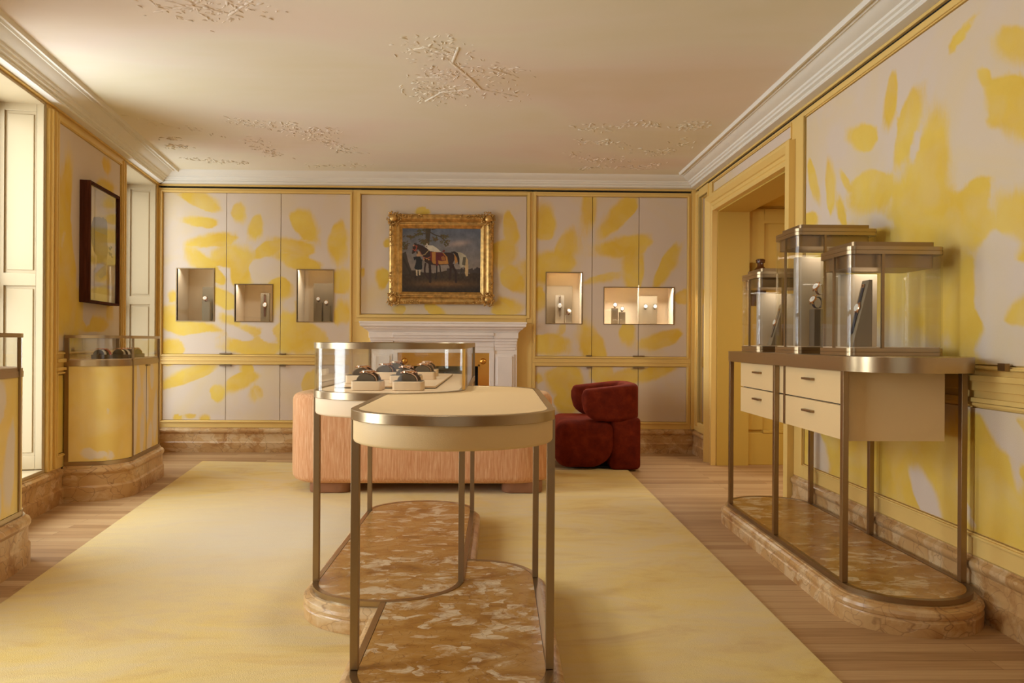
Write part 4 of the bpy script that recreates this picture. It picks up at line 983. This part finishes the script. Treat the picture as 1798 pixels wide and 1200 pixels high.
def cz0(s, L):
    q = min(s, L-s); b = .445+(.17*(1-math.sqrt(max(0, 1-(1-q/.17)**2))) if q < .17 else 0)
    return b
def cz1(s, L):
    q = min(s, L-s); return .725+.052*min(1, q/.45) - (.05*(1-math.sqrt(max(0, 1-(1-q/.05)**2))) if q < .05 else 0)
pad_sweep(cp, lambda s, L: endround(.072, s, L, .05), cz0, cz1, .045).build('backrest', 'velvet', t, smooth=60)

# ------------------------------------------------------------------ counter cabinets under the left wall
def counter(a0, a1, label, tag_):
    B = .385; R = .19
    def fn(o):
        p = [(a0-o, .001)]
        p += [(a0-o+(R+o)*(1-math.cos(t_)), B+o-(R+o)*(1-math.sin(t_))) for t_ in [PI/2*i/14 for i in range(15)]]
        p += [(a1+o-(R+o)*(1-math.sin(t_)), B+o-(R+o)*(1-math.cos(t_))) for t_ in [PI/2*i/14 for i in range(15)]]
        p += [(a1+o, .001)]
        return p
    def Tn(u, d, z): return FL(u, d+.036, z)
    t = thing('display_cabinet', label, 'cabinet', FL((a0+a1)/2, .2, 0))
    L = lambda x, y, z: FL(x, y+.02, z)
    MB(L).prof(fn, [(.038, 0), (.038, .098), (.032, .104), (.028, .112), (.028, .186), (.034, .194), (.040, .206), (.040, .216), (.034, .230), (.018, .238), (.014, .249), (0, .249)]).build('marble_plinth', 'marble_base', t, smooth=25)
    MB(L).prof(fn, [(.004, .2495), (.004, .277)]).build('base_band', 'brass', t, smooth=25)
    # painted body: vertical cloth faces, with the pattern in mesh data
    pts = fn(0); n = len(pts); zs = [.278+(.954-.278)*i/24 for i in range(25)]
    s_ = [0]
    for p, q in zip(pts, pts[1:]): s_.append(s_[-1]+math.hypot(q[0]-p[0], q[1]-p[1]))
    dense = []
    for i in range(n-1):
        k = max(1, int((s_[i+1]-s_[i])/.025))
        for j in range(k): f_ = j/k; dense.append((pts[i][0]*(1-f_)+pts[i+1][0]*f_, pts[i][1]*(1-f_)+pts[i+1][1]*f_, s_[i]*(1-f_)+s_[i+1]*f_))
    dense.append((*pts[-1], s_[-1]))
    vs = [L(x, y, z) for z in zs for x, y, _ in dense]; nd = len(dense)
    fs = [(j*nd+i, j*nd+i+1, (j+1)*nd+i+1, (j+1)*nd+i) for j in range(24) for i in range(nd-1)]
    Ltot = s_[-1]; rnd = random.Random(tag_)
    St = []
    # from the near (camera side) end inwards
    def SS(d, z, rx, rz, ang, s): 
        c, q = math.cos(ang), math.sin(ang); return [Ltot-d, z, c/rx, q/rx, -q/rz, c/rz, s]
    St = [[Ltot/2, .6, 1/3., 0, 0, 1/3., 1]]
    St += [SS(.16, .335, .055, .035, .2, -1.1), SS(.235, .325, .05, .022, -.5, -1.0), SS(.20, .315, .02, .02, 0, .8), SS(.275, .63, .018, .016, 0, -.75), SS(.30, .31, .025, .03, 0, -.8)]
    for d, z, rx, rz, an in ((.55, .50, .045, .28, .12), (.62, .84, .04, .14, -.2), (.71, .42, .05, .16, .1), (.80, .70, .06, .2, -.15), (.90, .36, .06, .12, .2), (.95, .85, .05, .10, .0), (1.04, .52, .05, .2, .1), (1.2, .7, .05, .2, 0)): St.append(SS(d, z, rx, rz, an, -1.05))
    f = strokes(St); vals = f(np.array([s for z in zs for _, _, s in dense]), np.array([z for z in zs for _ in dense]))
    me = bpy.data.meshes.new('cloth_body'); me.from_pydata(vs, [], fs)
    at = me.attributes.new('paint', 'FLOAT', 'POINT'); at.data.foreach_set('value', [float(v) for v in vals])
    body = link('body', me, 'satin', t, smooth=25)
    MB(L).prof(fn, [(-.01, .28), (-.01, .953)]).build('carcass', 'yellow', t)
    MB(L).prof(fn, [(.004, .955), (.004, .985), (.001, .985), (.001, .999)]).build('counter_band', 'brass', t, smooth=25)
    MB(L).prof(fn, [(-.006, .9992), (-.006, 1.003)]).build('counter_lining', 'leather_l', t)
    MB(L).band(fn, -.002, -.007, 1.0035, 1.154).build('glass_wall', 'glass', t, smooth=25)
    MB(L).band(fn, .002, -.02, 1.155, 1.176).build('top_rim', 'brass', t, smooth=25)
    MB(L).prof(fn, [(-.021, 1.166), (-.021, 1.172)]).build('glass_top', 'glass', t)
    for i, (u, b) in enumerate(((a0+R-.01, B), (a1-R-.004, B))): MB(L).box(u, u+.014, b-.006, b+.007, .277, 1.155).build('corner_post', 'brass_d', t)
    for u in (a0-.002, a1-.014): MB(L).box(u, u+.016, .0, .028, .277, 1.155).build('wall_post', 'brass_d', t)
    mid = (a0+a1)/2
    MB(L).box(mid-.0015, mid+.0015, B, B+.0015, .28, .952).build('door_gap', 'black', t)
    MB(L).box(mid-.03, mid+.03, B+.001, B+.02, .942, .950).build('handle', 'brass_d', t)
    return t
CA0, CA1 = 1.215, 2.225
counter(CA0, CA1, 'curved display cabinet in yellow cloth under the framed print', 1)
counter(CA0+2.32, CA1+2.32, 'curved yellow display cabinet cut off by the left edge', 2)
ang = -.1846-PI/2
for i, (a, b) in enumerate(((2.02, .19), (1.90, .28), (1.72, .25), (1.52, .26))):
    p = FL(a, b, 1.0035)
    watch_box(p[0], p[1], p[2], .11, .10, .03, 'dark suede watch box, %s of the four under the framed print' % ('nearest', 'second nearest', 'third nearest', 'farthest')[i], mat='suede', n=2, yaw=-.1846 if i < 2 else -.1846+PI/2,
              straps=(('dial', 'orange'), ('steel', 'dial'), ('brownstrap', 'orange'), ('orange', 'brownstrap'))[i], where='in the %s dark box under the print' % ('nearest', 'second nearest', 'third nearest', 'farthest')[i], group='dark watch boxes in the left display cabinet', r=.038)

# ------------------------------------------------------------------ console table on the right
t = thing('console_table', 'bronze console table with four cream drawers and a marble base against the right wall', 'table', (1.73, 3.6, 0))
fC = stad(1.732, .268, 2.886, 4.29, .22)
def clip(fn, xm):
    return lambda o: [(min(x, xm), y) for x, y in fn(o)]
fCp = clip(fC, XR-.041)
MB().prof(fCp, [(.036, 0), (.038, .055), (.033, .059), (.031, .064), (.036, .070), (.039, .083), (.035, .096), (.024, .104), (.013, .106), (.013, .112)]).build('marble_plinth', 'marble_base', t, smooth=25)
MB().band(fC, 0, -.022, .1125, .135).build('base_rim', 'brass_d', t, smooth=25)
MB().prof(fC, [(-.0235, .1125), (-.0235, .1335)]).build('marble_shelf', 'marble', t)
MB().prof(fC, [(0, 1.033), (0, 1.096), (-.003, 1.097)]).build('top', 'brass', t, smooth=25)
for y in (2.87, 3.59, 4.285):
    for x in (1.464, 1.975): MB().box(x, x+LEG, y, y+LEG, .1355, 1.0325).build('leg', 'brass_d', t, bevel=.001)
MB().box(1.505, 1.92, 2.90, 4.17, .732, 1.0325).build('drawer_case', 'leather', t)
for (y0, y1) in ((2.902, 3.515), (3.54, 4.168)):
    for (z0, z1) in ((.733, .880), (.887, 1.031)):
        d = MB().box(1.490, 1.504, y0, y1, z0, z1).build('drawer', 'leather', t, bevel=.001)
        yc = (y0+y1)/2+.03; zc = (z0+z1)/2+.022
        h = MB().box(1.470, 1.4895, yc-.05, yc+.05, zc-.005, zc+.005).build('handle', 'brass_d', None); h.parent = d
MB().box(1.488, 1.504, 3.517, 3.538, .732, 1.0325).build('divider_strip', 'brass_d', t)
MB().box(1.5045, 1.506, 2.91, 4.16, .881, .886).build('drawer_gap', 'black', t)
MB().box(2.001, 2.020, 2.66, 2.70, 1.045, 1.075).build('wall_bracket', 'brass_d', t)

def glass_case(y0, H, label):
    y1 = y0+.295; x0, x1 = 1.530, 1.958
    t = thing('glass_case', label, 'display case', (1.74, y0+.15, 1.097))
    fn = rrect(x0, x1, y0, y1, .034)
    z0 = 1.0975
    MB().prof(fn, [(0, z0), (0, z0+.014), (-.002, z0+.015), (-.002, z0+.0165), (0, z0+.0175), (0, z0+.033)]).build('base', 'brass', t, smooth=30)
    MB().prof(fn, [(0, H-.034), (0, H-.019), (-.002, H-.018), (-.002, H-.0165), (0, H-.0155), (0, H)]).build('lid', 'brass', t, smooth=30)
    MB().prof(rrect(x0+.03, x1-.03, y0+.03, y1-.03, .018), [(0, H+.0002), (0, H+.023)]).build('raised_cap', 'brass_d', t, smooth=30)
    MB().prof(rrect(x0+.02, x1-.03, y0+.035, y1-.02, .018), [(0, H-.09), (0, H-.0345)]).build('light_box', 'brass_d', t, smooth=30)
    MB().band(fn, -.001, -.007, z0+.0335, H-.0345).build('glass_wall', 'glass', t, smooth=30)
    for (x, y, sx, sy) in ((1.672, y0-.001, .012, .01), (x0-.001, y0+.14, .01, .012)):
        MB().box(x, x+sx, y, y+sy, z0+.0335, H-.0345).build('door_stile', 'brass_d', t)
    MB().prof(rrect(x0+.012, x1-.012, y0+.012, y1-.012, .02), [(0, z0+.0332), (0, z0+.038)]).build('inner_floor', 'leather_l', t)
    l = bpy.data.lights.new('case_lamp', 'AREA'); l.size = .15; l.energy = .35; l.color = (1, .88, .72)
    o = bpy.data.objects.new('case_lamp', l); col.objects.link(o); o.location = (1.74, y0+.15, H-.095)
    return t
glass_case(2.95, 1.577, 'nearest glass case on the console, holding a navy strap watch')
glass_case(3.48, 1.743, 'tallest glass case, in the middle of the console')
glass_case(4.00, 1.572, 'farthest and smallest glass case on the console')
zf = 1.136
def backdrop(x0, x1, y, z1, label):
    tag(MB().box(x0, x1, y, y+.025, zf, z1).build('backdrop_block', 'slab_l', bevel=.002), label, 'display block')
backdrop(1.60, 1.775, 3.17, 1.475, 'tall pale backdrop block inside the nearest glass case')
backdrop(1.62, 1.90, 3.70, 1.62, 'tall pale backdrop block inside the middle glass case')
backdrop(1.62, 1.90, 4.24, 1.46, 'pale backdrop block inside the farthest glass case')
def easel(x, y, h, label, w=.06, lean=.055):
    """tapering leaning display board, its face turned to the left"""
    m = MB(); m.loft([[(x-.02, y, zf), (x+.07, y, zf), (x+.07, y+w, zf), (x-.02, y+w, zf)], [(x+lean, y, zf+h), (x+.07, y, zf+h), (x+.07, y+w, zf+h), (x+lean, y+w, zf+h)]])
    tag(m.build('display_easel', 'slab', bevel=.0015), label, 'stand')
    ang = math.atan2(lean+.02, h)
    n = Vector((-math.cos(ang), 0, math.sin(ang))); up = Vector((math.sin(ang), 0, math.cos(ang)))
    acr = up.cross(n)  # x across
    Bm = Matrix((acr, n, up)).transposed()
    def P(k): return Vector((x-.02, y+w/2, zf))+up*(h*k)
    return Bm, P
Bm, P = easel(1.60, 3.02, .30, 'tapered taupe easel holding the navy strap watch in the nearest glass case', lean=.055)
flat_watch(P(.60)+Bm @ Vector((0, .0012, 0)), 'rose gold watch with a navy strap on the easel in the nearest glass case', Bm, .22, 'navy', 'rose', .021)
Bm, P = easel(1.66, 4.08, .25, 'slim taupe easel in the farthest glass case', lean=.055)
flat_watch(P(.58)+Bm @ Vector((0, .0012, 0)), 'rose gold watch on a slim easel in the farthest glass case', Bm, .17, 'slabstrap', 'rose', .019)
tag(MB().box(1.66, 1.72, 3.56, 3.62, zf, zf+.195).build('display_riser', 'suede', bevel=.002), 'dark block under two stacked watches in the middle glass case', 'display block')
ring_watch((1.69, 3.59, zf+.230), 'lower rose gold watch on the dark block in the middle glass case', yaw=-PI/2+.3, pitch=-.5, r=.030, size=.021, strap='navy')
ring_watch((1.705, 3.59, zf+.300), 'upper rose gold watch above another in the middle glass case', yaw=-PI/2+.3, pitch=-.5, r=.028, size=.021, strap='brownstrap')
m = MB().box(1.714, 1.72, 3.587, 3.593, zf+.1955, zf+.33).box(1.69, 1.714, 3.588, 3.592, zf+.20, zf+.204)
tag(m.build('watch_stand', 'brass_d'), 'thin bronze stem holding the watches in the middle glass case', 'stand')

# brown sconce on the hallway wall
t = thing('wall_sconce', 'dark brown bell shaped sconce with a knobbed top on the hallway wall', 'lamp', (2.43, 6.30, 1.6))
MB().lathe((2.43, 6.30, 1.66), [(.03, -.03), (.085, -.02), (.088, .05), (.085, .10), (.07, .15), (.045, .185), (.03, .20), (.028, .23), (.040, .235), (.042, .262), (.03, .27)], 28).build('bell', 'amber', t, smooth=50)
m = MB()
for i in range(8):
    a = 2*PI*i/8; m.ell((2.43+.036*math.cos(a), 6.30+.036*math.sin(a), 1.915), (.01, .01, .008), 6, 4)
m.build('knob', 'amber', t)
MB().box(2.34, 2.52, 6.39, 6.419, 1.50, 1.83).build('backplate', 'walnut', t)

# ------------------------------------------------------------------ things inside the back wall niches
def nslab(u0, u1, z0, z1, dep, th, label, mat='slab', name='display_board'):
    return tag(MB(FB).box(u0, u1, dep-th, dep, z0, z1).build(name, mat, bevel=.001), label, 'display block')
def fx(px, d): return (px-899+24)/1192*(YB-d)   # width measured on the photo turned into metres at that depth
W0 = 1.3435
nslab(-3.10, -2.935, W0, 1.70, -.15, .02, 'dark taupe board in the leftmost niche')
nslab(-3.075, -2.995, W0, 1.545, -.08, .05, 'grey block under the watch in the leftmost niche', 'slab', 'display_riser')
ring_watch(FB(-3.04, -.10, 1.573), 'single rose gold watch in the leftmost niche', pitch=-.25, r=.026, size=.021)
nslab(-2.485, -2.395, W0-.0015, 1.64, -.12, .03, 'narrow brown board in the second niche from the left')
Bn = Matrix(((-1, 0, 0), (0, -1, 0), (0, 0, 1)))
flat_watch(FB(-2.44, -.118, 1.515), 'rose gold watch hanging straight on a board in the second niche', Bn, .22, 'brownstrap', 'rose', .022)
nslab(-1.945, -1.712, W0, 1.75, -.16, .02, 'large dark taupe board in the niche right of the second door gap')
nslab(-1.905, -1.84, W0, 1.545, -.08, .05, 'taller block in the third niche from the left', 'slab', 'display_riser')
nslab(-1.82, -1.755, W0, 1.51, -.07, .05, 'shorter block in the third niche from the left', 'slab', 'display_riser')
ring_watch(FB(-1.875, -.10, 1.575), 'left watch of the pair in the third niche', pitch=-.2, r=.024, size=.021, strap='black')
ring_watch(FB(-1.79, -.09, 1.539), 'right, lower watch of the pair in the third niche', pitch=-.2, r=.024, size=.021, strap='black')
nslab(.51, .785, W0-.0015, 1.745, -.20, .02, 'large dark board in the niche just right of the fireplace')
nslab(.60, .69, W0-.0015, 1.64, -.12, .03, 'pale tall block carrying a straight watch in the niche right of the fireplace', 'slab_l', 'display_riser')
flat_watch(FB(.645, -.118, 1.53), 'steel watch hanging straight on the pale block, right of the fireplace', Bn, .21, 'slabstrap', 'steel', .023)
nslab(.70, .765, W0-.0015, 1.43, -.06, .06, 'short pale block in the niche just right of the fireplace', 'slab_l', 'display_riser')
ring_watch(FB(.73, -.09, 1.459), 'steel watch lying tilted on the short block, right of the fireplace', pitch=-.6, yaw=.4, r=.024, size=.023, case='steel')
nslab(1.19, 1.255, W0-.0015, 1.505, -.08, .05, 'taller taupe block in the wide right niche', 'slab', 'display_riser')
nslab(1.268, 1.33, W0-.0015, 1.465, -.07, .05, 'shorter taupe block in the wide right niche', 'slab', 'display_riser')
ring_watch(FB(1.222, -.10, 1.535), 'steel watch on the taller block in the wide right niche', pitch=-.2, r=.025, size=.023, case='steel')
ring_watch(FB(1.295, -.09, 1.495), 'steel watch on the shorter block in the wide right niche', pitch=-.2, r=.025, size=.023, case='steel', strap='black')
nslab(1.475, 1.68, W0-.0015, 1.64, -.14, .03, 'square dark taupe board in the wide right niche')
for i, u in enumerate((1.545, 1.645)):
    ring_watch(FB(u, -.108, 1.525), '%s steel watch mounted on the dark board in the wide right niche' % ('left', 'right')[i], pitch=-.1, r=.026, size=.023, case='steel', strap='black')

# ------------------------------------------------------------------ daylight, lamps and added fill
def area(name, loc, rot, sx, sy, e, c, sp=PI):
    l = bpy.data.lights.new(name, 'AREA'); l.shape = 'RECTANGLE'; l.size = sx; l.size_y = sy; l.energy = e; l.color = c; l.spread = sp
    o = bpy.data.objects.new(name, l); col.objects.link(o); o.location = loc; o.rotation_euler = rot; return o
DAY = (.86, .96, 1.05)
for k, (a, b) in enumerate(WINS):
    p = FL((a+b)/2, -.85, 1.5)
    area('window_and_fill_light', p, (PI/2-.15, 0, -PI/2+.1846), 1.5, 2.7, WE[k], DAY, math.radians(152))
area('window_and_fill_light', (-.35, -2.9, 1.6), (PI/2, 0, 0), 3.0, 2.0, FE, DAY)  # added fill light behind the camera, shining through the made-up front window
# flush ceiling lamp over the near end of the table, just above the view
m = MB().lathe((-.45, 3.0, ZC-.012), [(.0, .0115), (.10, .0115), (.10, 0), (.085, 0), (.085, .006), (0, .006)], 32)
o = m.build('ceiling_lamp', 'white'); tag(o, 'round flush ceiling lamp above the centre table', 'lamp')
g = MB().lathe((-.45, 3.0, ZC-.012), [(0, .0045), (.084, .0045), (.084, .0055), (0, .0055)], 32).build('diffuser', 'lamp', None); g.parent = o
l = bpy.data.lights.new('ceiling_lamp_light', 'SPOT'); l.energy = SE; l.spot_size = math.radians(120); l.spot_blend = .8; l.shadow_soft_size = .12; l.color = (1, .97, .90)
o = bpy.data.objects.new('ceiling_lamp_light', l); col.objects.link(o); o.location = (-.45, 3.0, ZC-.03)
area('hall_lamp', (3.2, 4.6, 2.42), (0, 0, 0), .5, .5, HE, (1, .9, .66))

w = bpy.data.worlds.new('sky'); bpy.context.scene.world = w; w.use_nodes = True
w.node_tree.nodes['Background'].inputs[0].default_value = (.95, .92, .85, 1); w.node_tree.nodes['Background'].inputs[1].default_value = WS

# ------------------------------------------------------------------ camera
cam = bpy.data.cameras.new('camera'); co = bpy.data.objects.new('camera', cam); col.objects.link(co)
cam.sensor_width = 36; cam.sensor_fit = 'HORIZONTAL'; cam.lens = 36*1200/1798; cam.clip_start = .05
psi, rho = .02, .0062
R = Matrix.Rotation(-psi, 3, 'Z') @ Matrix.Rotation(PI/2, 3, 'X') @ Matrix.Rotation(RHO, 3, 'Z')
co.matrix_world = Matrix.Translation((0, 0, 1.15)) @ R.to_4x4()
sc = bpy.context.scene; sc.camera = co
sc.view_settings.view_transform = 'Standard'; sc.view_settings.look = 'None'; sc.view_settings.gamma = 1; sc.view_settings.exposure = EXPO
sc.view_settings.use_curve_mapping = False
sc.cycles.transparent_max_bounces = 32; sc.cycles.max_bounces = 10; sc.cycles.diffuse_bounces = 5; sc.cycles.use_denoising = True
sc.cycles.sample_clamp_indirect = 6; sc.cycles.caustics_reflective = False; sc.cycles.caustics_refractive = False
